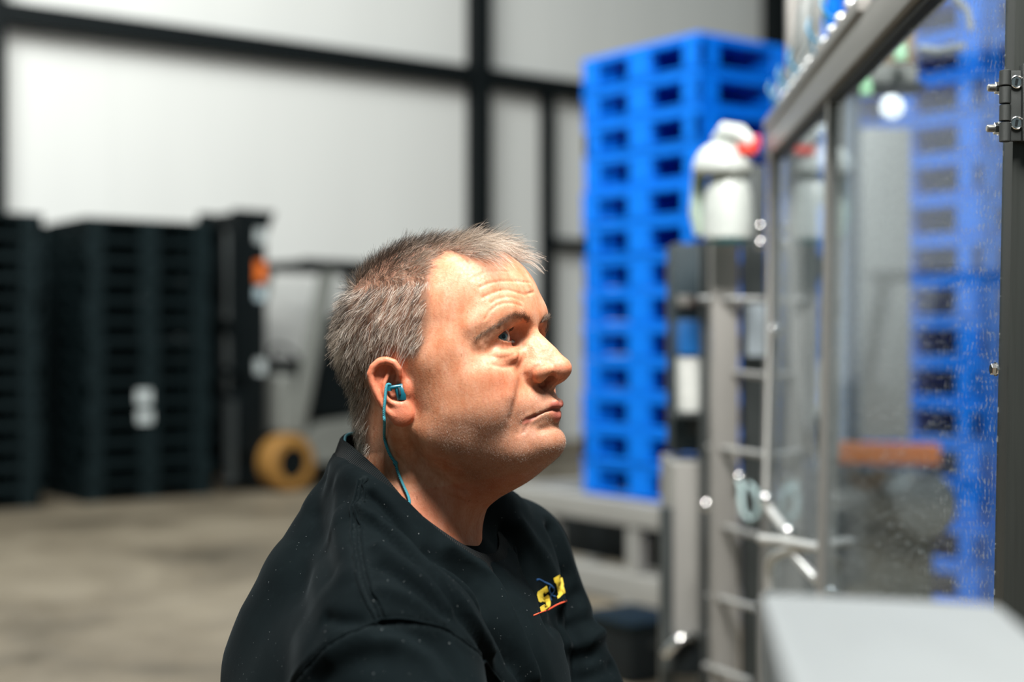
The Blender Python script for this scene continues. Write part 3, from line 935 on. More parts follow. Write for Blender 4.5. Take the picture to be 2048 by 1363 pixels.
def surface_nets(X, Y, Z, D):
    """dual contouring of the zero level of D on a rectilinear grid -> verts, quads"""
    S = D < 0
    nx, ny, nz = D.shape
    c = np.zeros((nx - 1, ny - 1, nz - 1), np.uint8)
    for dx in (0, 1):
        for dy in (0, 1):
            for dz in (0, 1):
                c += S[dx:nx - 1 + dx, dy:ny - 1 + dy, dz:nz - 1 + dz]
    act = (c > 0) & (c < 8)
    I, J, K = np.nonzero(act)
    idx = np.full(act.shape, -1, np.int32)
    idx[I, J, K] = np.arange(len(I))
    acc = np.zeros((len(I), 3)); cnt = np.zeros(len(I))
    G = (X, Y, Z)
    cor = [(a, b, e) for a in (0, 1) for b in (0, 1) for e in (0, 1)]
    for a in cor:
        for ax in range(3):
            if a[ax] == 1: continue
            b = list(a); b[ax] = 1
            d0 = D[I + a[0], J + a[1], K + a[2]]; d1 = D[I + b[0], J + b[1], K + b[2]]
            m = (d0 < 0) != (d1 < 0)
            if not m.any(): continue
            t = d0[m] / (d0[m] - d1[m])
            pos = np.stack([X[I[m] + a[0]], Y[J[m] + a[1]], Z[K[m] + a[2]]], 1)
            base = (I, J, K)[ax][m]
            pos[:, ax] = G[ax][base] + t * (G[ax][base + 1] - G[ax][base])
            acc[m] += pos; cnt[m] += 1
    V = acc / cnt[:, None]
    quads = []
    for ax in range(3):
        sl0 = [slice(None)] * 3; sl1 = [slice(None)] * 3
        sl0[ax] = slice(0, -1); sl1[ax] = slice(1, None)
        s0, s1 = S[tuple(sl0)], S[tuple(sl1)]
        e = np.nonzero(s0 != s1)
        o1, o2 = [(1, 2), (2, 0), (0, 1)][ax]
        ok = (e[o1] > 0) & (e[o2] > 0) & (e[o1] < D.shape[o1] - 1) & (e[o2] < D.shape[o2] - 1)
        e = tuple(x[ok] for x in e)
        inside = s0[e]
        def at(d1, d2):
            q = [x.copy() for x in e]
            q[o1] -= d1; q[o2] -= d2
            return idx[tuple(q)]
        a, b, c_, d = at(1, 1), at(0, 1), at(0, 0), at(1, 0)
        q = np.stack([a, b, c_, d], 1)
        q[~inside] = q[~inside][:, ::-1]
        quads.append(q)
    Q = np.concatenate(quads)
    Q = Q[(Q >= 0).all(1)]
    return V, Q


def polygonise(fn, X, Y, Z, B=4, safety=0.95):
    """evaluate fn only in the blocks of B^3 cells near its zero level"""
    def pad(A):
        n = (-(len(A) - 1)) % B
        st = A[-1] - A[-2]
        return np.concatenate([A, A[-1] + st * np.arange(1, n + 1)]) if n else A
    X, Y, Z = [pad(np.asarray(A, np.float64)) for A in (X, Y, Z)]
    xc, yc, zc = X[::B], Y[::B], Z[::B]
    g = np.stack(np.meshgrid(xc, yc, zc, indexing='ij'), -1).reshape(-1, 3).astype(np.float32)
    dc = np.concatenate([fn(g[i:i + 100000]) for i in range(0, len(g), 100000)]).reshape(len(xc), len(yc), len(zc))
    D = np.repeat(np.repeat(np.repeat(dc, B, 0), B, 1), B, 2)[:len(X), :len(Y), :len(Z)].astype(np.float32).copy()
    diag = np.sqrt(np.diff(xc)[:, None, None] ** 2 + np.diff(yc)[None, :, None] ** 2 + np.diff(zc)[None, None, :] ** 2)
    mn = np.full(diag.shape, 1e9)
    for a in (0, 1):
        for b in (0, 1):
            for c in (0, 1):
                mn = np.minimum(mn, np.abs(dc[a:a + len(xc) - 1, b:b + len(yc) - 1, c:c + len(zc) - 1]))
    fl = mn < diag * safety
    I, J, K = np.nonzero(fl)
    od = np.lexsort((I, J // 6, K // 6, I // 6)); I, J, K = I[od], J[od], K[od]
    o = np.stack(np.meshgrid(*[np.arange(B + 1)] * 3, indexing='ij'), -1).reshape(-1, 3)
    step = 400
    for s in range(0, len(I), step):
        ii = (I[s:s + step] * B)[:, None] + o[:, 0]; jj = (J[s:s + step] * B)[:, None] + o[:, 1]; kk = (K[s:s + step] * B)[:, None] + o[:, 2]
        ii, jj, kk = ii.ravel(), jj.ravel(), kk.ravel()
        D[ii, jj, kk] = fn(np.stack([X[ii], Y[jj], Z[kk]], 1).astype(np.float32))
    return surface_nets(X, Y, Z, D)


def grade(lo, f0, f1, hi, fine, coarse):
    """coordinates fine between f0 and f1, growing to coarse outside"""
    out = list(np.arange(f0, f1 + fine * 0.5, fine))
    x, st = out[-1], fine
    while x < hi:
        st = min(coarse, st * 1.12); x += st; out.append(x)
    x, st, pre = out[0], fine, []
    while x > lo:
        st = min(coarse, st * 1.12); x -= st; pre.append(x)
    return np.array(pre[::-1] + out)


# ------------------------------------------------------------------ head pose
HYAW, HPIT, HROL = math.radians(-28.0), math.radians(11.5), math.radians(-1.0)
HS = 1.06 * 0.96                     # millimetres of the head model to real millimetres
HD = 1.38 * 0.96
HC = np.array([(-0.0519 - 0.0079) * 0.96, HD, CAMZ - 0.0379 * 0.96])
_r = (Matrix.Rotation(HYAW, 3, 'Z') @ Matrix.Rotation(-HPIT, 3, 'Y') @ Matrix.Rotation(HROL, 3, 'X'))
HR = np.array(_r)


def h2w(p):
    return (np.asarray(p, np.float64) @ HR.T) * (HS / 1000.0) + HC


def w2h(p):
    return ((np.asarray(p, np.float64) - HC) @ HR) * (1000.0 / HS)


def hpx(p):
    """photo pixel of points given in the head frame"""
    w = h2w(p)
    return np.stack([1024 + F * w[:, 0] / w[:, 1], 681.5 - F * (w[:, 2] - CAMZ) / w[:, 1]], 1)


def PH(px, py, depth):
    return w2h(np.array(P(px, py, depth * HD / 1.38)))


# ear frame: p backwards in the ear plane, q up, n outwards from the skull
_pr = np.array(Matrix.Rotation(-HPIT, 3, 'Y'))
EAR_T = np.array([-4.0, -74.5, -5.0])
_fl = math.radians(27)
EB = _pr.T @ np.array([-math.cos(_fl), -math.sin(_fl), 0])
EU = _pr.T @ np.array([0, 0, 1.0])
EN = _pr.T @ np.array([math.sin(_fl), -math.cos(_fl), 0])   # away from the skull (right side)
EM = np.stack([EB, EU, EN], 1)


def earpts(lst, w=0.0):
    """list of (x, y) in the ear close-up (7.57 x) -> ear frame (p, q, w) in mm"""
    return np.array([((820 - e[0]) / 17.9, (620 - e[1]) / 17.9, e[2] if len(e) > 2 else w) for e in lst], np.float32)


HELIX = earpts([(720, 520, -3), (745, 430, 0.5), (735, 330, 2), (665, 240, 2.5), (550, 205, 2.5), (435, 235, 2.5), (345, 310, 2.5), (300, 420, 2.5), (320, 540, 2.5), (370, 670, 2.2), (430, 800, 1.8), (500, 920, 1.0), (580, 1010, 0.3), (650, 1060, -0.5)])
ANTI = earpts([(590, 350, -2.2), (560, 450, -0.6), (520, 560, 0.8), (515, 680, 1.2), (555, 790, 1.4), (620, 860, 1.2), (720, 890, 1.2), (830, 885, 0.4)])


def sdf_ear(h):
    """h: head-frame points mirrored so that y<0"""
    out = np.full(len(h), 25.0, np.float32)
    e = ((h - EAR_T) @ EM).astype(np.float32)
    s = _near(e, (-14, -40, -16), (40, 36, 12), 14)
    if not s.any(): return out
    q = e[s]
    x, y, w = q[:, 0], q[:, 1], q[:, 2]
    # plate outline
    a = ell(np.stack([x, y, w * 0], 1), (14.5, 3.0, 0), (15.2, 24.0, 30), rot=np.array(Matrix.Rotation(math.radians(-14), 3, 'Z')))
    b = ell(np.stack([x, y, w * 0], 1), (3.0, -24.0, 0), (9.5, 8.5, 30))
    o2 = smin(a, b, 12)
    # sheet height: bowl towards the ear canal, scapha dip below the helix
    bowl = -8.5 * np.exp(-(((x - 7) / 9.0) ** 2 + ((y - 1.0) / 12.5) ** 2) ** 1.5) - 4.0 * np.exp(-(((x - 14) / 8.0) ** 2 + ((y - 13) / 9.0) ** 2))
    sheet = np.abs(w - bowl + 0.8) - 1.7
    d = smax(o2, sheet, 2.0)
    d = smin(d, cap(q, HELIX, [2.0, 2.6, 3.0, 3.3, 3.4, 3.4, 3.3, 3.1, 2.9, 2.8, 2.6, 2.5, 2.6, 2.8]), 2.2)
    d = smin(d, cap(q, ANTI, [1.6, 1.9, 1.9, 1.9, 2.0, 2.3, 2.6, 2.0]), 3.5)
    d = smin(d, ell(q, earpts([(800, 1040, -0.6)])[0], (9.0, 8.6, 4.6)), 5.0)
    # tragus flap and the root of the ear
    d = smin(d, ell(q, earpts([(866, 640, 0.0)])[0], (3.6, 7.0, 3.2)), 4.0)
    d = smin(d, ell(q, earpts([(905, 700, -8)])[0], (7, 18, 7)), 7.0)
    d = smin(d, ell(q, (8, 4, -13), (12, 20, 8)), 6.0)
    out[s] = np.minimum(d, 25)
    return out


EYE_C = np.array([70.5, 30.5, 24.3])
EYE_R = 12.3


def sdf_head(h):
    """skin surface of head and neck, head frame, mm"""
    x, y, z = h[:, 0], h[:, 1], h[:, 2]
    a = np.abs(y)
    m = np.stack([x, a, z], 1)
    # skull
    d = ell(h, (-6, 0, 46), (97, 76, 82))
    d = smin(d, ell(h, (35, 0, 58), (60, 65, 56)), 18)
    d = smin(d, ell(h, (60, 0, 44), (34, 54, 34)), 9)
    # middle face, cheek bones, cheeks
    d = smin(d, ell(h, (36, 0, -8), (52, 63, 64)), 14)
    d = smin(d, ell(m, (52, 42, -8), (27, 23, 17)), 18)
    d = smin(d, ell(m, (38, 39, -36), (40, 30, 36)), 18)
    d = smin(d, ell(m, (18, 40, -30), (30, 30, 46)), 16)
    d = smin(d, ell(m, (20, 40, 8), (40, 32.5, 44)), 14)
    # jaw
    d = smin(d, cap(m, [(6, 50, -50), (34, 45, -62), (70, 18, -75)], [17, 15, 13]), 16)
    d = smin(d, ell(h, (65, 0, -42), (38, 31, 31)), 12)
    d = smin(d, ell(h, (80, 0, -72), (22, 26, 18)), 10)
    d = smin(d, ell(h, (34, 0, -68), (51, 46, 36)), 16)
    d = smin(d, cap(h, [(44, 0, -75), (14, 0, -86)], [29, 30]), 14)
    # neck and the muscle behind the ear
    d = smin(d, cap(h, NECK, NECK_R, m=70), 22)
    d = smin(d, cap(h, SCM[:2], [10, 4]), 20)
    # brow ridge
    d = smin(d, cap(m, [(82.5, 9, 39.5), (80, 30, 45), (69, 47, 40)], [8.0, 9.5, 7.5]), 14)
    # eye sockets
    d = smax(d, -ell(m, (92, 29, 23), (17.0, 20, 12.0)), 9)
    d = smax(d, -ell(m, (89, 18, 23), (13, 8, 11)), 7)
    # nose
    d = smin(d, cap(h, [(86, 0, 35), (88, 0, 26), (94.5, 0, 17), (104, 0, 2), (109, 0, -10)], [6.5, 6.2, 7, 8.8, 11.2]), 6)
    d = smin(d, cap(m, [(78, 7, 22), (85, 11, 4), (91, 13, -10)], [3, 7.5, 9]), 7)
    d = smin(d, cap(m, [(92, 8, 12), (98, 10, -2), (93, 14, -8)], [5.5, 6.5, 5.5]), 7)
    d = smin(d, ell(h, (110, 0, -11.2), (11.2, 12.0, 9.2)), 5)
    d = smin(d, ell(m, (96.5, 13.5, -13.0), (14.5, 8.4, 8.6), rot=np.array(Matrix.Rotation(math.radians(14), 3, 'Z') @ Matrix.Rotation(math.radians(-12), 3, 'Y'))), 4)
    d = smin(d, cap(h, [(97, 0, -24), (110, 0, -17)], [5.6, 5.0]), 4)
    d = smax(d, -ell(m, (103.0, 10.4, -19.5), (10.5, 4.4, 4.4), rot=np.array(Matrix.Rotation(math.radians(14), 3, 'Z') @ Matrix.Rotation(math.radians(-16), 3, 'Y'))), 1.6)
    # eyelids: a shell around the eyeball
    ly, lz = a - EYE_C[1], z - EYE_C[2]
    sh = np.sqrt((x - EYE_C[0]) ** 2 + ly ** 2 + lz ** 2)
    d = smin(d, sh - (EYE_R + 1.8), 3.5)
    # pouch below, hood above
    d = smin(d, cap(m, [(83, 20.5, 9), (83.5, 30, 5), (77, 42, 8)], [3.5, 5.5, 3.5]), 8)
    d = smin(d, cap(m, [(86, 23, 37), (83, 33, 35), (76.5, 43, 29.5), (66, 51.5, 20)], [3.5, 4.8, 5.2, 4]), 8)
    d = d + 0.9 * gauss(m, [(86.5, 21, 11), (86, 31, 9.5), (79, 41, 12)], 1.6)
    # opening of the lids
    up = 5.9 - 0.026 * (ly + 3.0) ** 2
    lo = -5.4 + 0.026 * ly ** 2
    op = np.maximum(np.maximum(lz - up, lo - lz), EYE_C[0] + 2 - x)
    d = smax(d, -op, 1.2)
    # lips
    d = smin(d, cap(m, UPLIP, UPLIP_R), 4)
    d = smin(d, cap(m, LOLIP, LOLIP_R), 4)
    d = d + 2.6 * gauss(m, STOM, 1.4)
    d = d + 1.5 * gauss(m, [(79, 34, -61), (82, 31, -55), (85, 28, -51)], 2.6)
    d = d + 1.4 * gauss(h, [(104, 0, -26), (106.5, 0, -37)], 3.0) - 0.8 * gauss(m, [(102, 5.0, -27), (106, 5.0, -38)], 2.2)
    d = d + 2.4 * gauss(m, [(102.5, 0, -59.5), (99, 10, -60.5), (92, 18, -61.5)], 3.0)
    # folds beside nose and mouth, forehead creases, crow's feet
    d = d + 1.6 * gauss(m, [(89, 25, -13), (87, 31, -24), (83, 37, -36), (78, 41, -48)], 3.2) - 1.4 * gauss(m, [(85, 36, -14), (82, 42, -28)], 8.0)
    if TEMPLE is not None:
        d = d - 4.5 * gauss(m, TEMPLE, 17)
        d = d + 1.0 * gauss(m, BAG, 1.9) + 1.1 * gauss(m, DROOP, 1.6) - 4.0 * gauss(m, TEMPLE2, 10) - 1.5 * gauss(m, TEMPLE3, 15) - 2.0 * gauss(m, TEMPLE4, 16) + 2.0 * gauss(m, ALAG, 1.9)
    for pts, dep, sg in CREASES:
        d = d + dep * gauss(h, pts, sg)
    # ears
    hm = np.stack([x, -a, z], 1)
    d = smin(d, sdf_ear(hm), 3.5)
    return d.astype(np.float32)


STOM = np.array([(81.5, 31, -54.5), (84.5, 28, -51.4), (89.5, 22, -49.0), (97, 13, -45.8), (101.5, 7, -44.8), (106.5, 0, -46.7)], np.float32)
UPLIP = np.array([(83, 28, -50), (87.5, 21.5, -46.8), (94, 13, -42.8), (99.5, 7, -40.6), (102.6, 4, -41.2), (103.2, 0, -42.3)], np.float32)
UPLIP_R = [0.6, 1.3, 2.7, 3.8, 4.2, 4.1]
LOLIP = np.array([(82, 28, -53.5), (86.5, 22, -51.6), (92.2, 13, -49.0), (96.5, 7, -49.2), (99.8, 0, -51.2)], np.float32)
LOLIP_R = [0.8, 1.9, 2.9, 3.9, 4.7]

# neck (its axis in photo pixels, then head frame)
NECK = np.array([PH(832, 830, 1.40), PH(846, 905, 1.40), PH(844, 990, 1.395), PH(808, 1100, 1.38), PH(800, 1190, 1.38)], np.float32)
NECK_R = np.array([56, 58, 61, 64, 74], np.float32)
SCM = np.array([(-22, -64, -34), PH(800, 905, 1.345), PH(880, 1000, 1.325), PH(955, 1085, 1.36)], np.float32)
CREASES = []
TEMPLE = None


def crease_px(pts, dep, sg):
    """forehead lines: traced points put on the bare head by marching along the sight line"""
    out = []
    o = w2h(np.array([0, 0, CAMZ]))
    for (px, py) in pts:
        e = PH(px, py, 1.38)
        dr = (e - o) / np.linalg.norm(e - o)
        t = 900.0
        for _ in range(60):
            q = (o + dr * t).astype(np.float32)[None]
            v = float(sdf_head(q)[0])
            t += v * 0.8
            if abs(v) < 0.1: break
        out.append(o + dr * t)
    return (np.array(out, np.float32), dep, sg)


_cr = []
zz = lambda L: [(820 + x / 6.196, 430 + y / 6.196) for x, y in L]      # points read in the forehead close-up
for L, dep, sg in [
    ([(740, 800), (830, 745), (950, 702), (1080, 690), (1220, 700)], 0.75, 0.95),
    ([(860, 895), (970, 845), (1090, 820), (1240, 815), (1400, 826), (1490, 838)], 1.25, 1.1),
    ([(900, 1020), (1000, 970), (1110, 930), (1220, 925), (1320, 955), (1420, 985), (1540, 950)], 1.3, 1.1),
    ([(1000, 1090), (1090, 1035), (1200, 1010), (1320, 1030), (1400, 1075)], 0.9, 0.95),
    ([(930, 1290), (980, 1200), (1070, 1120), (1170, 1088), (1290, 1092), (1390, 1130)], 1.0, 1.0),
]:
    _cr.append(crease_px(zz(L), dep, sg))
ze = lambda L: [(920 + x / 8.52, 580 + y / 8.52) for x, y in L]        # points read in the eye close-up
for L, dep, sg in [
    ([(240, 1060), (330, 1000), (440, 900)], 0.6, 1.1),
    ([(200, 960), (290, 930), (400, 880)], 0.5, 1.0),
    ([(540, 1120), (680, 1160), (830, 1130), (960, 1060)], 0.5, 1.0),
    ([(580, 1260), (720, 1310), (850, 1300), (950, 1220)], 0.7, 1.1),
]:
    _cr.append(crease_px(ze(L), dep, sg))
zj = lambda L: [(640 + x / 4.868, 840 + y / 4.868) for x, y in L]      # neck folds
for L, dep, sg in [
    ([(830, 110), (870, 230), (950, 380), (1060, 500), (1200, 590), (1400, 700)], 0.9, 3.0),
    ([(720, 330), (850, 460), (1000, 600), (1150, 700), (1400, 790)], 0.7, 2.2),
    ([(1250, 1090), (1400, 1110), (1500, 1040)], 0.9, 2.0),
]:
    _cr.append(crease_px(zj(L), dep, sg))
_p = crease_px([(914, 686)], 0, 1)[0] * np.array([1, -1, 1], np.float32)
BAG = crease_px([(1045, 690), (1039, 707), (1033.5, 724), (1022.5, 732), (1005, 734), (988, 729)], 0, 1)[0] * np.array([1, -1, 1], np.float32)
DROOP = crease_px([(1070, 832), (1062, 838), (1053, 851), (1047, 863)], 0, 1)[0] * np.array([1, -1, 1], np.float32)
_p2 = crease_px([(880, 1000)], 0, 1)[0]
TEMPLE2 = crease_px([(942, 657)], 0, 1)[0] * np.array([1, -1, 1], np.float32)
TEMPLE3 = crease_px([(872, 704)], 0, 1)[0] * np.array([1, -1, 1], np.float32)
ALAG = crease_px([(1085, 728), (1070.5, 734), (1063, 745), (1063, 757.5), (1071, 768), (1086, 770)], 0, 1)[0] * np.array([1, -1, 1], np.float32)
TEMPLE4 = crease_px([(856, 724)], 0, 1)[0] * np.array([1, -1, 1], np.float32)
TEMPLE = _p
CREASES.extend(_cr)

# ------------------------------------------------------------------ torso (world metres relative to the camera, in photo pixels)
BYAW = math.radians(-19)
BF = np.array([math.cos(BYAW), math.sin(BYAW), 0]); BL = np.array([-math.sin(BYAW), math.cos(BYAW), 0]); BU = np.array([0, 0, 1.0])
SH_R, SH_L = PH(775, 1345, 1.20), PH(1010, 1135, 1.545)
EL_R, EL_L = PH(915, 1620, 1.10), PH(1195, 1520, 1.50)
WR_R, WR_L = PH(1130, 1700, 1.16), PH(1290, 1760, 1.42)
PELV = w2h(HC + np.array([-0.20, 0.03, -0.66]))
HIP_R, HIP_L = PELV - 0.10 * 1000 / HS * (BL @ HR), PELV + 0.10 * 1000 / HS * (BL @ HR)
KNEE_Z = 0.075


def wpt(base, f=0, l=0, u=0):
    return base + ((f * BF + l * BL + u * BU) @ HR) * 1000 / HS


_wp = h2w(PELV)
KN_R = w2h(np.array([*(_wp + 0.30 * BF - 0.13 * BL)[:2], KNEE_Z])); KN_L = w2h(np.array([*(_wp + 0.30 * BF + 0.13 * BL)[:2], KNEE_Z]))
AN_R = w2h(np.array([*(_wp - 0.13 * BF - 0.11 * BL)[:2], 0.085])); AN_L = w2h(np.array([*(_wp - 0.13 * BF + 0.11 * BL)[:2], 0.085]))
MM = 1000 / HS
CHEST = PH(800, 1480, 1.375)
NBASE = PH(765, 1165, 1.40)
RBACK = PH(705, 1300, 1.40)
BROT = (np.stack([BF, BL, BU], 1).T @ HR).T     # columns: torso axes in the head frame
_lean = np.array(Matrix.Rotation(math.radians(24), 3, 'Y'))
CROT = BROT @ _lean


def hand_chain(wr, el, side):
    """palm and five finger chains lying on the thigh, head frame"""
    f = (wr - el) / np.linalg.norm(wr - el)
    lat = (BL @ HR) * side
    lat = lat - f * (lat @ f); lat /= np.linalg.norm(lat)
    dn = np.cross(f, lat) * side
    if (dn @ (np.array([0, 0, -1.0]) @ HR)) < 0: dn = -dn
    ch = [([wr, wr + f * 45], [24, 26]), ([wr + f * 40 - lat * 22, wr + f * 85 - lat * 28], [14, 12]), ([wr + f * 40 + lat * 18, wr + f * 85 + lat * 26], [14, 11])]
    for k, (off, ln) in enumerate([(-28, 70), (-10, 80), (8, 74), (25, 58)]):
        a = wr + f * 88 + lat * off
        ch.append(([a - f * 40 + lat * (-off * 0.2), a, a + f * ln * 0.5 + dn * 6, a + f * ln * 0.8 + dn * 22, a + f * ln * 0.95 + dn * 40], [12, 9.5, 8.6, 8, 7]))
    t = wr + f * 25 - lat * 24
    ch.append(([t, t + f * 32 - lat * 22 + dn * 6, t + f * 62 - lat * 26 + dn * 16], [13, 10, 8]))
    return ch


HANDS = hand_chain(WR_R, EL_R, -1) + hand_chain(WR_L, EL_L, 1)


def sdf_torso(h, g=0.0):
    """trunk, arms and shoulders grown by g mm"""
    d = ell(h, CHEST, (150 + g, 185 + g, 185 + g), rot=CROT)
    d = smin(d, ell(h, wpt(CHEST, -0.075, 0, -0.20), (125 + g, 165 + g, 190 + g), rot=BROT), 60)
    d = smin(d, ell(h, PELV, (118 + g, 165 + g, 130 + g), rot=BROT), 60)
    d = smin(d, cap(h, [SH_R, NBASE, SH_L], [62 + g, 66 + g, 60 + g], m=120), 60)
    d = smin(d, cap(h, [NBASE, RBACK], [56 + g, 86 + g], m=120), 70)
    return d


def sdf_arms(h, g=0.0):
    d = cap(h, [SH_R, EL_R, WR_R], [58 + g, 44 + g, 27 + g * 0.6], m=120)
    return smin(d, cap(h, [SH_L, EL_L, WR_L], [58 + g, 44 + g, 27 + g * 0.6], m=120), 10)


def sdf_legs(h, g=0.0):
    d = cap(h, [HIP_R, KN_R], [84 + g, 58 + g], m=120)
    d = smin(d, cap(h, [HIP_L, KN_L], [84 + g, 58 + g], m=120), 20)
    d = smin(d, cap(h, [KN_R, AN_R], [56 + g, 38 + g], m=120), 16)
    return smin(d, cap(h, [KN_L, AN_L], [56 + g, 38 + g], m=120), 16)


def sdf_body(h):
    d = np.full(len(h), 1e3, np.float32)
    top = h[:, 2] > -215
    if top.any(): d[top] = sdf_head(h[top])
    low = h[:, 2] < -60
    if low.any():
        q = h[low]
        b = smin(smin(sdf_torso(q, -14), sdf_arms(q, -12), 30), sdf_legs(q, -14), 40)
        for pts, rad in HANDS: b = smin(b, cap(q, pts, rad, m=60), 5)
        d[low] = smin(d[low], b, 30)
    return d


def set_attr(me, name, vals):
    at = me.attributes.new(name, 'FLOAT', 'POINT')
    at.data.foreach_set('value', np.asarray(vals, np.float32))
# ------------------------------------------------------------------ build the body
gx = grade(-760, -62, 124, 520, 1.15, 14)
gy = grade(-480, -96, 46, 420, 1.15, 14)
gz = grade(-1180, -112, 120, 140, 1.15, 14)
BV, BQ = polygonise(sdf_body, gx, gy, gz)
BW = h2w(BV)

person = empty('person', (float(HC[0]) - 0.15, float(HC[1]), 0.0))
tag(person, 'grey-haired man in a black sweatshirt with blue earplugs, looking up to the right', 'person')
POFF = np.array(person.location)


def skin_material():
    t = NT('skin')
    sc = t.attr('scalp'); lip = t.attr('lip'); red = t.attr('red'); beard = t.attr('beard'); dark = t.attr('dark')
    n1 = t.noise(55, 5, 0.6); n2 = t.noise(260, 4, 0.6); n3 = t.noise(900, 2, 0.5)
    base = t.ramp(n1, [(0.3, (0.52, 0.195, 0.092)), (0.5, (0.60, 0.272, 0.152)), (0.72, (0.67, 0.345, 0.220))])
    base = t.mix(t.math('MULTIPLY', t.ramp(n2, [(0.48, (0, 0, 0)), (0.66, (1, 1, 1))]), 0.40), base, (0.50, 0.15, 0.07))
    base = t.mix(t.math('MULTIPLY', red, 0.62), base, (0.58, 0.10, 0.045))
    # freckles and age spots
    vo = t.n('ShaderNodeTexVoronoi', feature='DISTANCE_TO_EDGE'); vo.inputs['Scale'].default_value = 1
    sp = t.noise(150, 2, 0.4)
    base = t.mix(t.math('MULTIPLY', t.ramp(sp, [(0.69, (0, 0, 0)), (0.75, (1, 1, 1))]), 0.5), base, (0.30, 0.10, 0.04))
    base = t.mix(t.math('MULTIPLY', beard, 0.55), base, (0.22, 0.115, 0.075))
    base = t.mix(lip, base, (0.36, 0.105, 0.075))
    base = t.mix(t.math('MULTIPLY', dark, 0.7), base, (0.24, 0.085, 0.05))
    base = t.mix(t.math('MULTIPLY', sc, 0.72), base, (0.20, 0.125, 0.09))
    # pores
    vp = t.n('ShaderNodeTexVoronoi'); vp.inputs['Scale'].default_value = 620
    tc = t.n('ShaderNodeTexCoord'); t.set(vp.inputs['Vector'], tc.outputs['Object'])
    h = t.math('ADD', t.math('MULTIPLY', vp.outputs['Distance'], 0.6), t.math('MULTIPLY', n3, 0.9))
    nor = t.bump(h, 0.24, 0.0006)
    nor = t.bump(n2, 0.22, 0.0012, nor)
    t.p(Base_Color=base, Normal=nor)
    rough = t.ramp(n2, [(0.35, (0.45,) * 3), (0.65, (0.62,) * 3)])
    t.p(Roughness=rough)
    t.b.inputs['Subsurface Weight'].default_value = 0.22
    t.b.inputs['Subsurface Radius'].default_value = (1.0, 0.28, 0.14)
    t.b.inputs['Subsurface Scale'].default_value = 0.006
    t.b.inputs['Specular IOR Level'].default_value = 0.36
    return t.m


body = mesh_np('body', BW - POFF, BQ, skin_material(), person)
body_me = body.data
x, y, z = BV[:, 0], BV[:, 1], BV[:, 2]
a = np.abs(y)
BPX = hpx(np.stack([x, -a, z], 1))            # every vertex mirrored to the near side, in photo pixels
hv = BV.astype(np.float32); hm_ = np.stack([x, a, z], 1).astype(np.float32)


def inpoly(p, poly):
    poly = np.asarray(poly, float)
    r = np.zeros(len(p), bool)
    j = len(poly) - 1
    for i in range(len(poly)):
        c = (poly[i, 1] > p[:, 1]) != (poly[j, 1] > p[:, 1])
        xx = (poly[j, 0] - poly[i, 0]) * (p[:, 1] - poly[i, 1]) / (poly[j, 1] - poly[i, 1] + 1e-12) + poly[i, 0]
        r ^= c & (p[:, 0] < xx)
        j = i
    return r


# outline of the haired scalp on the right side of the head (photo pixels)
HAIR_POLY = [(1010, 430), (1046, 498), (1012, 505), (990, 494), (960, 487), (925, 492), (890, 502), (866, 520), (858, 550), (858, 600), (856, 640), (852, 680), (836, 706), (826, 716), (800, 708), (775, 700), (752, 712), (738, 740), (742, 775), (748, 800), (742, 830), (738, 862), (742, 890), (740, 905), (715, 905), (690, 880), (660, 820), (600, 700), (600, 500), (700, 400)]
top_mid = (z > 96) & (x < 72)
hair_m = (inpoly(BPX, HAIR_POLY) | (top_mid & (a < 40))) & (z > -120) & (x < 84)
ear_m = sdf_ear(np.stack([x, -a, z], 1).astype(np.float32)) < 1.5
hair_m &= ~ear_m
_wig = 5.0 * np.sin(BPX[:, 1] * 0.11 + 1.3 * np.sin(BPX[:, 1] * 0.043)) + 3.5 * np.sin(BPX[:, 1] * 0.37 + BPX[:, 0] * 0.21) + RNG.normal(0, 2.2, len(BPX))
root_m = hair_m & (inpoly(BPX + np.stack([_wig + 3, 0 * _wig], 1), HAIR_POLY) | (top_mid & (a < 40)))
scalp = hair_m.astype(float)
_deg = np.bincount(BQ.ravel(), minlength=len(BV)).astype(float) + 1e-6
for _ in range(14):
    _av = scalp[BQ].mean(1)
    scalp = np.bincount(BQ.ravel(), weights=np.repeat(_av, 4), minlength=len(BV)) / _deg
lipd = np.minimum.reduce([
    cap(hm_, UPLIP + np.array([0, 0, -0.9], np.float32), [0.1, 0.9, 2.2, 3.6, 4.0, 3.7]),
    cap(hm_, LOLIP + np.array([0, 0, 0.5], np.float32), [0.2, 1.4, 2.8, 4.0, 4.8])])
lip = np.clip(1 - (lipd - 0.6) / 1.2, 0, 1)
red = np.clip(ear_m * 0.75 + 0.8 * gauss(hv, [(112, 0, -12)], 13) + 0.5 * gauss(hm_, [(78, 44, -16)], 17) + 0.5 * gauss(hm_, [(85, 22, 14), (85, 33, 12), (79, 42, 14)], 5) + 0.35 * gauss(hm_, ALAG, 5) + 0.3 * gauss(hm_, [(86, 30, 2)], 9) + 0.35 * (z < -95), 0, 1)
jaw = np.clip((-28 - z - 0.10 * (80 - x)) / 16, 0, 1) * np.clip((z + 118) / 30, 0, 1) * np.clip((x - 8) / 22, 0, 1)
beard = np.maximum(jaw * 0.9, 0.85 * gauss(hm_, [(103, 4, -32), (97, 14, -34), (88, 24, -42)], 8)) * (1 - lip)
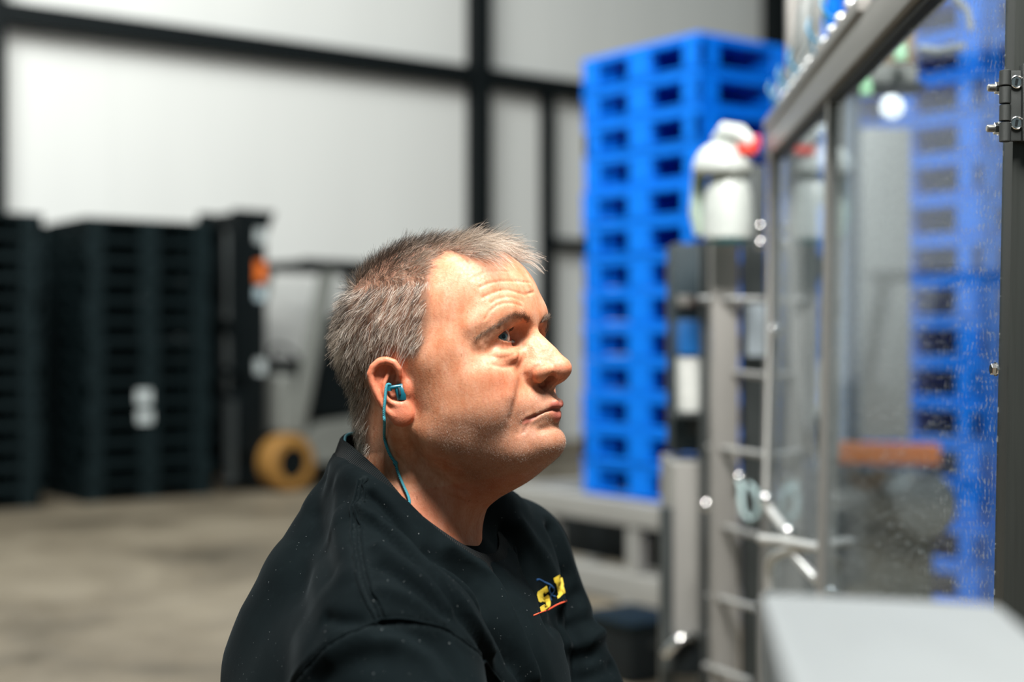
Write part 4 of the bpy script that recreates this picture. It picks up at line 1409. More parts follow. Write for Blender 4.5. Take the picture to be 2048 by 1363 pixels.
dark = np.clip(0.30 * np.clip((-88 - z) / 25, 0, 1) + 0.32 * gauss(hm_, [(86, 17, 25), (87, 28, 34), (78, 42, 31), (70, 50, 24)], 6) + 0.4 * gauss(hm_, ALAG, 2.2) + 0.9 * gauss(hm_, DROOP, 1.6) + 0.45 * gauss(hm_, BAG, 1.5) + 1.0 * gauss(hm_, STOM - np.array([1.5, 0, 0], np.float32), 1.1) + 1.0 * (ell(hm_, (102.5, 8.0, -23), (10, 4.5, 7)) < 0), 0, 1)  # tanned neck; shade painted under the brow, in folds, mouth line and nostrils
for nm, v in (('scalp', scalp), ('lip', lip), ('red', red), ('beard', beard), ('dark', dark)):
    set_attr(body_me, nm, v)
# ------------------------------------------------------------------ sight-line helper: point of the skin seen at a photo pixel
def march(fn, px, py, t0=850.0, n=70):
    o = w2h(np.array([0, 0, CAMZ]))
    dr = PH(px, py, 1.38) - o
    dr /= np.linalg.norm(dr)
    t = t0
    for _ in range(n):
        v = float(fn((o + dr * t).astype(np.float32)[None])[0])
        t += v * 0.75
        if abs(v) < 0.05: break
        if t > 1500: break
    return o + dr * t, dr


def catmull(pts, n=8, closed=False):
    pts = np.asarray(pts, float)
    m = len(pts)
    out = []
    for i in range(m if closed else m - 1):
        p = [pts[(i + k) % m] if closed else pts[min(max(i + k, 0), m - 1)] for k in (-1, 0, 1, 2)]
        for j in range(n):
            t = j / n
            out.append(0.5 * (2 * p[1] + (p[2] - p[0]) * t + (2 * p[0] - 5 * p[1] + 4 * p[2] - p[3]) * t * t + (3 * p[1] - p[0] - 3 * p[2] + p[3]) * t ** 3))
    if not closed: out.append(pts[-1])
    return np.array(out)


# ------------------------------------------------------------------ collar ring
RING = [(684, 875, 1.43), (699, 887, 1.385), (735, 918, 1.335), (771, 953, 1.312), (817, 1006, 1.300), (866, 1047, 1.303), (932, 1091, 1.322), (975, 1108, 1.35), (998, 1100, 1.39), (998, 1068, 1.43), (975, 1020, 1.455), (925, 960, 1.475), (850, 905, 1.485), (765, 872, 1.475), (706, 864, 1.455)]
ring = catmull([PH(*r) for r in RING], 8, True)
rc = ring.mean(0)
_u, _s, _vt = np.linalg.svd(ring - rc)
rn = _vt[2]
if rn @ (np.array([0, 0, 1.0]) @ HR) < 0: rn = -rn
for _ in range(6):                               # keep the collar outside the neck
    d = sdf_head(ring.astype(np.float32))
    out = ring - rc; out -= np.outer(out @ rn, rn); out /= np.linalg.norm(out, axis=1)[:, None]
    ring += out * np.clip(4.5 - d, 0, 8)[:, None]
for _ in range(3): ring = (np.roll(ring, 1, 0) + 2 * ring + np.roll(ring, -1, 0)) / 4
rout = ring - rc; rout -= np.outer(rout @ rn, rn); rout /= np.linalg.norm(rout, axis=1)[:, None]
_bl, _bu = BL @ HR, BU @ HR
_lat = np.abs(rout @ _bl)[:, None]
_oh = rout - np.outer(rout @ _bu, _bu); _oh /= np.linalg.norm(_oh, axis=1)[:, None]
low_ring = ring + _oh * (4 + 12 * _lat) - np.outer(np.ones(len(ring)), _bu) * (23 - 11 * _lat)


def sdf_sweater(h):
    d = sdf_torso(h, 0)
    d = smin(d, sdf_arms(h, 9), 26)
    d = smin(d, cap(h, np.vstack([low_ring[::4], low_ring[:1]]), 4.0, m=60), 16)
    d = smin(d, cap(h, [PH(716, 960, 1.41), PH(692, 1040, 1.40), PH(660, 1180, 1.39), PH(630, 1330, 1.39)], [16, 42, 63, 75], m=120), 36)
    d = smin(d, cap(h, [PH(722, 992, 1.365), PH(752, 1090, 1.30), PH(778, 1240, 1.235)], [18, 40, 58], m=120), 40)
    d = smin(d, cap(h, [PH(955, 1015, 1.46), PH(985, 1050, 1.49), PH(1000, 1110, 1.53)], [34, 40, 54], m=120), 26)
    hem = (h - PELV) @ (np.array([0, 0, 1.0]) @ HR)
    d = smax(d, -hem - 70, 6)
    # sleeve ends
    for wr, el in ((WR_R, EL_R), (WR_L, EL_L)):
        ax = (wr - el) / np.linalg.norm(wr - el)
        s = (h - wr) @ ax
        near = np.sqrt(((h - wr) ** 2).sum(1)) < 110
        d = np.where(near, smax(d, s + 8, 5), d)
    return d.astype(np.float32)


sgx = grade(-760, -330, 110, 420, 3.2, 12); sgy = grade(-480, -330, 200, 420, 3.2, 12); sgz = grade(-1000, -330, -40, -20, 3.2, 12)
SV, SQ = polygonise(sdf_sweater, sgx, sgy, sgz)


def fnormals(fn, p, e=1.5):
    p = p.astype(np.float32)
    g = np.stack([fn(p + np.eye(3, dtype=np.float32)[i] * e) - fn(p - np.eye(3, dtype=np.float32)[i] * e) for i in range(3)], 1)
    return g / (np.linalg.norm(g, axis=1)[:, None] + 1e-9)


SN = fnormals(sdf_sweater, SV)
zs = lambda L: [(440 + x / 2.4975, 840 + y / 2.4975) for x, y in L]
def on_sweater(L):
    return np.array([march(sdf_sweater, px, py)[0] for px, py in L], np.float32)


SEAM = on_sweater(zs([(712, 300), (690, 400), (684, 520), (690, 640), (715, 780), (760, 890), (808, 1000)]))
ARMH = on_sweater(zs([(300, 1380), (380, 1290), (430, 1225), (510, 1145), (650, 1060), (808, 1000), (960, 1000), (1130, 1040), (1250, 1120), (1330, 1215), (1400, 1306), (1450, 1390)]))
disp = np.zeros(len(SV), np.float32)
svf = SV.astype(np.float32)
disp += 1.1 * gauss(svf, SEAM, 5.5) - 1.8 * gauss(svf, SEAM, 1.9)
disp += 1.6 * gauss(svf, ARMH, 7.0) - 2.6 * gauss(svf, ARMH, 2.3)
FOLDS = [
    ([(735, 380), (900, 530), (1080, 690), (1300, 930), (1430, 1120), (1540, 1330)], -5.0, 7),
    ([(715, 430), (880, 590), (1060, 770), (1240, 990), (1330, 1150)], 4.0, 9),
    ([(770, 520), (960, 700), (1170, 930), (1310, 1150), (1370, 1330)], -4.0, 6),
    ([(800, 640), (960, 760), (1130, 940)], 3.2, 7),
    ([(790, 720), (950, 820), (1110, 970)], -3.0, 6),
    ([(800, 850), (960, 900), (1100, 1000)], 2.4, 7),
    ([(1060, 650), (1260, 810), (1380, 1010), (1460, 1200)], -4.5, 8),
    ([(1130, 640), (1330, 790), (1450, 1000), (1560, 1280)], 4.0, 9),
    ([(1380, 740), (1470, 900), (1560, 1120), (1640, 1330)], -4.0, 9),
    ([(1420, 560), (1540, 760), (1640, 1000)], -3.2, 9),
    ([(1500, 520), (1620, 700), (1700, 900)], 3.0, 9),
    ([(500, 300), (480, 520), (540, 760)], -2.4, 14),
    ([(600, 330), (590, 520), (640, 760)], 2.0, 12),
    ([(420, 640), (400, 860), (470, 1040)], -2.0, 16),
    ([(520, 980), (600, 1000), (690, 1010)], -2.2, 6),
    ([(1665, 540), (1735, 740), (1772, 900), (1790, 1080), (1800, 1306)], -6.0, 9),
    ([(1750, 760), (1690, 860), (1640, 900)], -3.0, 7), ([(1800, 860), (1740, 950), (1650, 1010)], -3.0, 8),
    ([(1880, 980), (1800, 1010), (1720, 1010)], -3.2, 7), ([(1900, 1060), (1820, 1110), (1740, 1120)], 3.0, 7),
    ([(1950, 1140), (1850, 1180), (1740, 1190)], -3.2, 8), ([(1960, 1230), (1860, 1280), (1760, 1300)], -3.0, 8),
    ([(820, 1020), (960, 1060), (1120, 1160), (1230, 1300)], -3.4, 9), ([(900, 1100), (1040, 1190), (1120, 1320)], 3.0, 9),
    ([(560, 1180), (700, 1110), (820, 1090)], 2.2, 10), ([(480, 1306), (640, 1200), (800, 1180)], -2.4, 12),
]
for L, a_, s_ in FOLDS:
    disp += 2.0 * a_ * gauss(svf, catmull(on_sweater(zs(L)), 4).astype(np.float32), s_)
disp += 1.2 * np.sin(SV[:, 0] * 0.045 + 2 * np.sin(SV[:, 2] * 0.021)) * np.sin(SV[:, 1] * 0.037 + SV[:, 2] * 0.02)
SV2 = SV + SN * disp[:, None]


def cloth_material():
    t = NT('black_cotton')
    v = t.coord()
    n = t.noise(6, 4, 0.6, v)
    fz = t.noise(140, 4, 0.7, v)
    dusty = t.math('MULTIPLY', t.ramp(fz, [(0.55, (0, 0, 0)), (0.75, (1, 1, 1))]), 0.35)
    base = t.ramp(n, [(0.35, (0.0018, 0.0034, 0.0040)), (0.68, (0.0036, 0.0062, 0.0070))])
    lint = t.noise(620, 1, 0.3, v)
    base = t.mix(dusty, base, (0.0055, 0.0095, 0.0108))
    base = t.mix(t.ramp(lint, [(0.80, (0, 0, 0)), (0.825, (1, 1, 1))]), base, (0.20, 0.22, 0.22))
    seam = t.attr('seam')
    base = t.mix(t.math('MULTIPLY', seam, t.ramp(t.noise(420, 2, 0.6, v), [(0.42, (0, 0, 0)), (0.62, (1, 1, 1))])), base, (0.055, 0.068, 0.07))
    wv = t.n('ShaderNodeTexWave'); wv.inputs['Scale'].default_value = 260
    t.set(wv.inputs['Vector'], v)
    nor = t.bump(fz, 0.25, 0.0006)
    t.p(Base_Color=base, Roughness=0.86, Normal=nor)
    t.b.inputs['Sheen Weight'].default_value = 0.015
    t.b.inputs['Sheen Roughness'].default_value = 0.4
    t.b.inputs['Sheen Tint'].default_value = (0.75, 0.92, 1.0, 1)
    t.b.inputs['Specular IOR Level'].default_value = 0.03
    return t.m


M_CLOTH = cloth_material()
sweater = mesh_np('sweatshirt', h2w(SV2) - POFF, SQ, M_CLOTH, person)
sweater['label'] = 'black cotton sweatshirt with yellow chest lettering'
set_attr(sweater.data, 'seam', np.clip(gauss(svf, SEAM, 4.5) * (1 - gauss(svf, SEAM, 2)) * 0.16 + 0.1 * gauss(svf, ARMH, 4) * (1 - gauss(svf, ARMH, 2)), 0, 1))

# collar: a folded ribbed band around the neck
def band(path_lo, path_hi, thick, wave=0.0):
    n = len(path_lo)
    mid = (path_lo + path_hi) / 2
    oc = mid - rc; oc -= np.outer(oc @ rn, rn); oc /= np.linalg.norm(oc, axis=1)[:, None]
    rows = []
    prof = [(0.0, -0.3), (0.06, 0.75), (0.3, 1.0), (0.6, 0.95), (0.88, 0.85), (0.98, 0.45), (1.0, -0.1), (0.96, -0.75), (0.6, -0.9), (0.2, -1.0)]
    for s, w in prof:
        rows.append(path_lo + (path_hi - path_lo) * s + oc * (w * thick))
    rows = np.array(rows)
    V = rows.transpose(1, 0, 2).reshape(-1, 3)
    k = len(prof)
    Q = [(i * k + j, i * k + (j + 1) % k, ((i + 1) % n) * k + (j + 1) % k, ((i + 1) % n) * k + j) for i in range(n) for j in range(k)]
    return V, np.array(Q)


def rib_material():
    t = NT('black_rib_knit')
    u = t.attr('around')
    wv = t.math('SINE', t.math('MULTIPLY', u, 2 * math.pi * 230))
    t.p(Base_Color=(0.0030, 0.0048, 0.0054), Roughness=0.9, Normal=t.bump(wv, 0.75, 0.0009))
    t.b.inputs['Sheen Weight'].default_value = 0.02
    t.b.inputs['Specular IOR Level'].default_value = 0.08
    return t.m


cr = catmull(ring[::2], 4, True); cl = catmull((low_ring + _oh * 3.5)[::2], 4, True)
CV, CQ = band(cl, cr, 2.6)
collar = mesh_np('collar', h2w(CV) - POFF, CQ, rib_material(), person)
set_attr(collar.data, 'around', np.repeat(np.arange(len(cr)) / len(cr), 10))
pp = cl + rout[np.linspace(0, len(rout) - 1, len(cl)).astype(int)] * 3.0
mb = MB(); mb.tube([Vector(q) for q in (h2w(np.vstack([pp, pp[:1]])) - POFF)], 0.0017, 6)
mb.build('collar_seam', M_CLOTH, collar)

# ------------------------------------------------------------------ eyes
def eye_material():
    t = NT('eye')
    tc = t.n('ShaderNodeTexCoord')
    sx = t.n('ShaderNodeSeparateXYZ'); t.set(sx.inputs[0], tc.outputs['Object'])
    r = t.math('POWER', t.math('ADD', t.math('POWER', sx.outputs[0], 2.0), t.math('POWER', sx.outputs[1], 2.0)), 0.5)
    r = t.math('MULTIPLY', r, 1000.0 / 12.0)                       # radius from the gaze axis, 0..1
    ang = t.math('ARCTAN2', sx.outputs[1], sx.outputs[0])
    cb = t.n('ShaderNodeCombineXYZ'); t.set(cb.inputs[0], t.math('MULTIPLY', ang, 6.0)); t.set(cb.inputs[1], t.math('MULTIPLY', r, 2.0))
    st = t.noise(2.2, 3, 0.6, cb.outputs[0])
    iris = t.ramp(st, [(0.3, (0.030, 0.060, 0.070)), (0.55, (0.075, 0.125, 0.140)), (0.75, (0.15, 0.21, 0.22))])
    col = t.mix(t.ramp(t.math('ADD', r, 0.0), [(0.165, (0, 0, 0)), (0.19, (1, 1, 1))]), (0.002, 0.003, 0.004), iris)
    col = t.mix(t.ramp(r, [(0.40, (0, 0, 0)), (0.485, (1, 1, 1))]), col, (0.018, 0.030, 0.036))
    white = t.mix(t.ramp(r, [(0.7, (0, 0, 0)), (1.0, (1, 1, 1))]), (0.66, 0.58, 0.53), (0.50, 0.27, 0.21))
    col = t.mix(t.ramp(r, [(0.49, (0, 0, 0)), (0.535, (1, 1, 1))]), col, white)
    t.p(Base_Color=col, Roughness=0.06)
    t.b.inputs['Specular IOR Level'].default_value = 0.6
    return t.m


M_EYE = eye_material()
eye_c = EYE_C.copy(); eye_c[1] *= -1
_o = w2h(np.array([0, 0, CAMZ])); _d = PH(1006.5, 672.5, 1.38) - _o; _d /= np.linalg.norm(_d)
_b = (_o - eye_c) @ _d
_disc = max(_b * _b - ((_o - eye_c) @ (_o - eye_c) - EYE_R ** 2), 0)
gaze = _o + _d * (-_b - math.sqrt(_disc)) - eye_c
gaze /= np.linalg.norm(gaze)
for sgn in (-1, 1):
    bm = bmesh.new()
    bmesh.ops.create_uvsphere(bm, u_segments=40, v_segments=28, radius=EYE_R * HS / 1000)
    for v in bm.verts:
        r = math.hypot(v.co.x, v.co.y) / (EYE_R * HS / 1000)
        if v.co.z > 0: v.co.z += 0.0011 * max(0, 1 - (r / 0.52) ** 2)
    me = bpy.data.meshes.new('eyeball'); bm.to_mesh(me); bm.free()
    me.polygons.foreach_set('use_smooth', np.ones(len(me.polygons), bool))
    eb = link_mesh('eyeball', me, M_EYE, person)
    c = eye_c.copy(); c[1] = abs(c[1]) * sgn
    gw = Vector(HR @ gaze)
    eb.rotation_euler = gw.to_track_quat('Z', 'Y').to_euler()
    eb.location = Vector(h2w(c) - POFF)
t = NT('tear_duct'); t.p(Base_Color=(0.42, 0.08, 0.055), Roughness=0.2); M_DUCT = t.m
for sgn in (-1, 1):
    mb = MB()
    p0 = np.array([76.0, sgn * 15.5, 23.0]); p1 = np.array([77.0, sgn * 17.5, 22.8]); p2 = np.array([77.6, sgn * 19.8, 22.2])
    mb.tube([Vector(h2w(q) - POFF) for q in (p0, p1, p2)], [0.0012, 0.0014, 0.0008], 10)
    mb.build('tear_duct', M_DUCT, person)
# ------------------------------------------------------------------ hair (curves on the scalp)
def sstep(a_, b_, v):
    t_ = np.clip((v - a_) / (b_ - a_), 0, 1)
    return t_ * t_ * (3 - 2 * t_)


def unit(v):
    return v / (np.linalg.norm(v, axis=-1, keepdims=True) + 1e-9)


BN = np.zeros((len(BV), 3))
_q = BV[BQ]
_fn = np.cross(_q[:, 2] - _q[:, 0], _q[:, 3] - _q[:, 1])
for k in range(4): np.add.at(BN, BQ[:, k], _fn)
BN = unit(BN)
if (BN[np.argmax(BV[:, 0] * (BV[:, 2] > -60))] @ np.array([1.0, 0, 0])) < 0: BN = -BN
FAREA = 0.5 * np.linalg.norm(_fn, axis=1)


def roots_on(mask_v, n, weight=None):
    """n random points on the faces whose four corners are in mask_v (optional vertex weight)"""
    fm = np.nonzero(mask_v[BQ].all(1))[0]
    w = FAREA[fm].copy()
    if weight is not None: w *= weight[BQ[fm]].mean(1)
    pick = fm[np.searchsorted(np.cumsum(w) / w.sum(), RNG.random(n)).clip(0, len(fm) - 1)]
    u, v = RNG.random((n, 1)), RNG.random((n, 1))
    c = BV[BQ[pick]]; nn = BN[BQ[pick]]
    L = lambda g: (g[:, 0] * (1 - u) + g[:, 1] * u) * (1 - v) + (g[:, 3] * (1 - u) + g[:, 2] * u) * v
    return L(c), unit(L(nn)), pick


def strands(name, pts, rad, shade, mat, parent, tip=0.35):
    """pts: (n, k, 3) head-frame points"""
    n, k, _ = pts.shape
    hc = bpy.data.hair_curves.new(name)
    hc.add_curves([k] * n)
    wpos = (h2w(pts.reshape(-1, 3)) - POFF).astype(np.float32)
    hc.attributes['position'].data.foreach_set('vector', wpos.ravel())
    at = hc.attributes.get('radius') or hc.attributes.new('radius', 'FLOAT', 'POINT')
    prof = np.linspace(1, tip, k)[None, :] * np.broadcast_to(np.asarray(rad), (n,))[:, None]
    at.data.foreach_set('value', (prof.astype(np.float32) * HS / 1000).ravel())
    sh = hc.attributes.new('shade', 'FLOAT', 'CURVE')
    sh.data.foreach_set('value', np.asarray(shade, np.float32))
    hc.materials.append(mat)
    o = bpy.data.objects.new(name, hc)
    o.parent = parent
    o['kind'] = 'stuff'
    COL.objects.link(o)
    return o


def hair_material(name, stops, rough=0.42):
    t = NT(name)
    col = t.ramp(t.attr('shade'), stops)
    t.p(Base_Color=col, Roughness=rough)
    t.b.inputs['Specular IOR Level'].default_value = 0.45
    t.b.inputs['Anisotropic'].default_value = 0.4
    return t.m


M_HAIR = hair_material('hair', [(0.0, (0.018, 0.013, 0.010)), (0.35, (0.060, 0.042, 0.030)), (0.6, (0.26, 0.185, 0.125)), (0.82, (0.58, 0.48, 0.38)), (1.0, (0.82, 0.75, 0.67))])


def make_hair(rt, nm, jit, clump_n, clump_k, seg=7, seed=3):
    rg = np.random.default_rng(seed)
    n = len(rt)
    X_, Y_, Z_ = rt[:, 0], rt[:, 1], rt[:, 2]
    side = np.sign(Y_ + 1e-6)[:, None]
    aY = np.abs(Y_)
    ex, ey, ez = np.eye(3)
    top = sstep(78, 100, Z_ + 0.12 * X_)                # upper hair, combed to the front
    nape = sstep(-8, -48, Z_)
    crown = sstep(-52, -92, X_) * sstep(-15, 35, Z_)
    temple = sstep(8, 40, X_) * (1 - top)
    d_top = unit(1.0 * ex + np.array([0, -0.22, 0.0]) + np.outer(sstep(35, 75, X_), [0.0, -0.15, -0.30]))
    d_side = unit(np.stack([-0.42 - 0.2 * temple, 0 * X_, -0.85 + 0 * X_], 1))
    d_crown = unit(np.stack([-0.75 + 0 * X_, 0 * X_, -0.62 + 0 * X_], 1))
    d_nape = unit(np.stack([-0.35 + 0 * X_, 0 * X_, -0.95 + 0 * X_], 1))
    d = d_side
    for w, dd in ((crown, d_crown), (nape, d_nape), (top, d_top)):
        d = d * (1 - w[:, None]) + dd * w[:, None]
    d = d - nm * (d * nm).sum(1)[:, None]
    d = unit(d)
    lift = 0.36 + 0.42 * crown + 0.18 * top - 0.05 * nape + 0.05 * temple
    length = 15.0 + 7 * top + 17 * top * sstep(20, 62, X_) + 3 * crown - 4.0 * nape - 3.0 * temple
    length *= rg.uniform(0.68, 1.12, n)
    jv = rg.normal(0, 1, (n, 3))
    d0 = unit(d * (1 - lift[:, None] * 0.5) + nm * lift[:, None] + jv * jit)
    curl = rg.normal(0, 1, (n, 3)) * (0.22 + 0.25 * temple)[:, None]
    pts = np.zeros((n, seg, 3)); pts[:, 0] = rt - nm * 0.8
    cur = d0.copy()
    grav = np.outer(top * sstep(45, 80, X_), [0.25, -0.10, -0.75])
    for i in range(1, seg):
        pts[:, i] = pts[:, i - 1] + cur * (length / (seg - 1))[:, None]
        cur = unit(cur + (d - cur) * 0.12 + grav * 0.30 + curl * 0.16)
    # clumps
    ci = rg.choice(n, clump_n, replace=False)
    cc = rt[ci]
    own = np.zeros(n, int)
    for s in range(0, n, 2000):
        own[s:s + 2000] = ((rt[s:s + 2000, None, :] - cc[None]) ** 2).sum(2).argmin(1)
    tgt = pts[ci][own]
    off = (rt - cc[own])[:, None, :] * np.linspace(1, 0.35, seg)[None, :, None]
    w = (np.linspace(0, 1, seg) ** 1.2)[None, :, None] * clump_k * rg.uniform(0.3, 1.0, n)[:, None, None]
    pts = pts * (1 - w) + (tgt + off) * w
    return pts, top, crown, nape, temple, own


hw = np.ones(len(BV))
rt, rn_, _ = roots_on(root_m, 26000, hw)
# a ragged border: thin the strands out near the edge of the scalp
pts, top, crown, nape, temple, own = make_hair(rt, rn_, 0.26, 1700, 0.72)
n = len(rt)
white = 0.46 + 0.08 * (1 - top) + 0.45 * nape + 0.22 * temple + 0.46 * top * sstep(20, 65, rt[:, 0]) - 0.36 * top * sstep(30, -30, rt[:, 0]) - 0.24 * sstep(55, 82, rt[:, 2]) * (1 - top) * sstep(0, -40, rt[:, 0])
cn = RNG.normal(0, 0.20, own.max() + 1)[own]
_pl = RNG.random(n) < np.clip(white + cn, 0.03, 0.97)
shade = np.clip(np.where(_pl, RNG.normal(0.84, 0.12, n), RNG.normal(0.20, 0.13, n)), 0.0, 1)
hair = strands('hair', pts, RNG.uniform(0.07, 0.115, n), shade, M_HAIR, person)
hair['label'] = 'short grey hair with darker crown'

# stubble
st_w = np.clip(jaw + 1.0 * gauss(hm_, [(103, 4, -32), (97, 14, -34), (88, 24, -42)], 9) + 0.30 * np.clip((x - 10) / 20, 0, 1) * np.clip((6 - z) / 30, 0, 1) * (a > 40), 0, 1) * (lip < 0.2) * (y < 45)
sm = (st_w > 0.02) & (z > -125)
rs, rsn, _ = roots_on(sm, 15000, st_w)
ns = len(rs)
dirs = unit(rsn * 0.75 + np.array([0.15, 0, -0.75]) + RNG.normal(0, 0.28, (ns, 3)))
ln = RNG.uniform(0.3, 0.75, ns)[:, None]
sp = np.stack([rs - rsn * 0.3, rs + dirs * ln * 0.5, rs + dirs * ln], 1)
strands('stubble', sp, RNG.uniform(0.035, 0.055, ns), np.clip(RNG.choice([0.15, 0.92], ns, p=[0.42, 0.58]) + RNG.normal(0, 0.08, ns), 0, 1), M_HAIR, person, 0.6)


# eyebrows and lashes
def along(pl, n):
    pl = catmull(pl, 10)
    s = np.concatenate([[0], np.cumsum(np.linalg.norm(np.diff(pl, axis=0), axis=1))])
    u = RNG.random(n) * s[-1]
    p = np.stack([np.interp(u, s, pl[:, i]) for i in range(3)], 1)
    i = np.clip(np.searchsorted(s, u), 1, len(pl) - 1)
    return p, unit(pl[i] - pl[i - 1]), u / s[-1]


brow_line = np.array([march(sdf_head, *q)[0] for q in [(1056, 645), (1046, 635), (1032, 631), (1018, 634), (1004, 642), (986, 654), (968, 664), (952, 674)]])
bp, bs, bl = [], [], []
for sgn in (1, -1):
    n = 520
    p, tg, u = along(brow_line, n)
    nn = fnormals(sdf_head, p)
    upv = unit(np.cross(nn, tg)); upv *= np.sign(upv[:, 2:3] + 1e-9)
    wid = np.interp(u, [0, 0.25, 0.6, 1], [2.6, 3.2, 2.2, 1.2])
    p = p + upv * (RNG.normal(0, 0.55, n) * wid)[:, None]
    d_ = sdf_head(p.astype(np.float32)); p = p - nn * d_[:, None]
    dr = unit(tg * 0.8 + nn * 0.45 + upv * np.interp(u, [0, 0.3, 1], [0.7, 0.25, -0.25])[:, None] + RNG.normal(0, 0.22, (n, 3)))
    ln = RNG.uniform(4.5, 8.5, n)[:, None]
    pt = np.stack([p - nn * 0.3, p + dr * ln * 0.35, p + unit(dr - nn * 0.25) * ln * 0.7, p + unit(dr - nn * 0.45 + tg * 0.2) * ln], 1)
    if sgn < 0: pt[:, :, 1] *= -1
    bp.append(pt); bs.append(np.clip(RNG.normal(np.interp(u, [0, 0.5, 1], [0.42, 0.45, 0.62]), 0.2), 0, 1))
M_BROW = hair_material('brow_hair', [(0.0, (0.020, 0.012, 0.008)), (0.5, (0.085, 0.048, 0.026)), (1.0, (0.34, 0.22, 0.13))])
strands('eyebrows', np.concatenate(bp), 0.062, np.concatenate(bs), M_BROW, person)

lp = []
for sgn in (-1, 1):
    for (hi, n, l0) in ((1, 150, 7.0), (0, 90, 4.0)):
        ly = RNG.uniform(-11, 13, n)
        lz = (5.9 - 0.026 * (ly + 3.0) ** 2) if hi else (-5.4 + 0.026 * ly ** 2)
        r = EYE_R + 1.6
        p = np.stack([EYE_C[0] + np.sqrt(np.maximum(r * r - ly ** 2 - lz ** 2, 1)), EYE_C[1] + ly, EYE_C[2] + lz], 1)
        o_ = unit(p - EYE_C)
        up = np.array([0.15, 0, 1.0 if hi else -0.8])
        dr = unit(o_ * 1.0 + up * (-0.12 if hi else 0.25) + RNG.normal(0, 0.10, (n, 3)))
        ln = RNG.uniform(0.6, 1.0, n)[:, None] * l0
        pt = np.stack([p, p + dr * ln * 0.5, p + unit(dr + up * 0.30) * ln * 0.8, p + unit(dr + up * 0.55) * ln], 1)
        pt[:, :, 1] *= sgn
        lp.append(pt)
lp = np.concatenate(lp)
strands('eyelashes', lp, 0.06, RNG.uniform(0.05, 0.35, len(lp)), M_HAIR, person)
# ------------------------------------------------------------------ lettering on the chest
def snap(fn, p, off=0.0, n=6):
    p = np.atleast_2d(np.asarray(p, float)).copy()
    for _ in range(n):
        g = fnormals(fn, p)
        p -= g * fn(p.astype(np.float32))[:, None] * 0.9
    return p + fnormals(fn, p) * off


# the finished cloth surface (with its folds) as a tree, to lay things on it
_bv = BVHTree.FromPolygons([tuple(v) for v in h2w(SV2)], [tuple(q) for q in SQ])


def cloth_hit(px, py, off=0.0008):
    o = Vector((0, 0, CAMZ)); d = (P(px, py, 1.4) - o).normalized()
    loc, nrm, i, dist = _bv.ray_cast(o, d, 4.0)
    if loc is None: return P(px, py, 1.5)
    if nrm.dot(d) > 0: nrm = -nrm
    return loc + nrm * off


def cloth_near(p, off=0.0008):
    loc, nrm, i, dist = _bv.find_nearest(p)
    if nrm.dot(Vector(p) - Vector((h2w(CHEST)))) < 0: nrm = -nrm
    return loc + nrm * off


zl = lambda L: [(1020 + x_ / 8.517, 1100 + y_ / 8.517) for x_, y_ in L]
M_YEL = simple('yellow_print', (0.56, 0.40, 0.022), 0.7, 0, 0.08, 200, 0.2, 900)
M_LOGOBLUE = simple('blue_print', (0.006, 0.055, 0.17), 0.7)
M_LOGORED = simple('red_print', (0.66, 0.075, 0.025), 0.7)
PO = Vector(POFF)


def decal(name, poly_px, mat, parent):
    """flat print: outline triangulated in the plane, then laid on the cloth"""
    from mathutils.geometry import tessellate_polygon
    flat = [Vector((q[0], q[1], 0)) for q in poly_px]
    bm = bmesh.new()
    vs = [bm.verts.new(p) for p in flat]
    for t_ in tessellate_polygon([flat]):
        try: bm.faces.new([vs[i] for i in t_])
        except ValueError: pass
    bmesh.ops.subdivide_edges(bm, edges=bm.edges[:], cuts=3, use_grid_fill=True)
    bmesh.ops.triangulate(bm, faces=bm.faces[:])
    for v in bm.verts: v.co = cloth_hit(v.co.x, v.co.y, 0.0005) - PO
    bm.verts.ensure_lookup_table()
    inward = (Vector(h2w(CHEST)) - PO - bm.verts[0].co).normalized() * 0.0010
    r = bmesh.ops.extrude_face_region(bm, geom=bm.faces[:], use_keep_orig=True)
    bmesh.ops.translate(bm, vec=inward, verts=[v for v in r['geom'] if isinstance(v, bmesh.types.BMVert)])
    bmesh.ops.recalc_face_normals(bm, faces=bm.faces[:])
    me = bpy.data.meshes.new(name); bm.to_mesh(me); bm.free()
    return link_mesh(name, me, mat, parent)


S_ = [(620, 600), (648, 692), (605, 728), (590, 705), (555, 735), (562, 790), (580, 795), (640, 752), (665, 775), (688, 880), (685, 945), (650, 985), (535, 1055), (508, 968), (580, 920), (597, 940), (625, 920), (615, 868), (520, 890), (490, 870), (458, 760), (470, 705)]
decal('letter_s', zl(S_), M_YEL, sweater)
H1 = [(750, 465), (838, 415), (856, 450), (872, 540), (886, 640), (900, 745), (830, 815), (808, 770), (830, 745), (795, 555), (768, 530)]
decal('letter_h', zl(H1), M_YEL, sweater)
decal('letter_h', zl([(873, 462), (890, 470), (906, 540), (916, 592), (905, 604), (920, 640), (938, 718), (926, 724), (908, 660), (893, 612), (884, 612), (880, 588), (895, 586), (884, 520)]), M_YEL, sweater)


def print_line(name, L, r, mat):
    w = [cloth_hit(*q, 0.0) for q in zl([tuple(v) for v in catmull(np.array(L, float), 4)])]
    m = MB(); m.tube([p - PO for p in w], r, 8); return m.build(name, mat, sweater)


print_line('underline', [(400, 1108), (520, 1058), (640, 1015), (800, 925), (955, 862)], 0.0007, M_LOGORED)
print_line('emblem_line', [(450, 508), (500, 498), (590, 545), (690, 590), (735, 640)], 0.0010, M_LOGOBLUE)
print_line('emblem_line', [(690, 600), (670, 680), (715, 760), (775, 785)], 0.0007, M_LOGOBLUE)
print_line('emblem_line', [(745, 630), (750, 700), (700, 760), (690, 800), (705, 850)], 0.0006, M_LOGOBLUE)

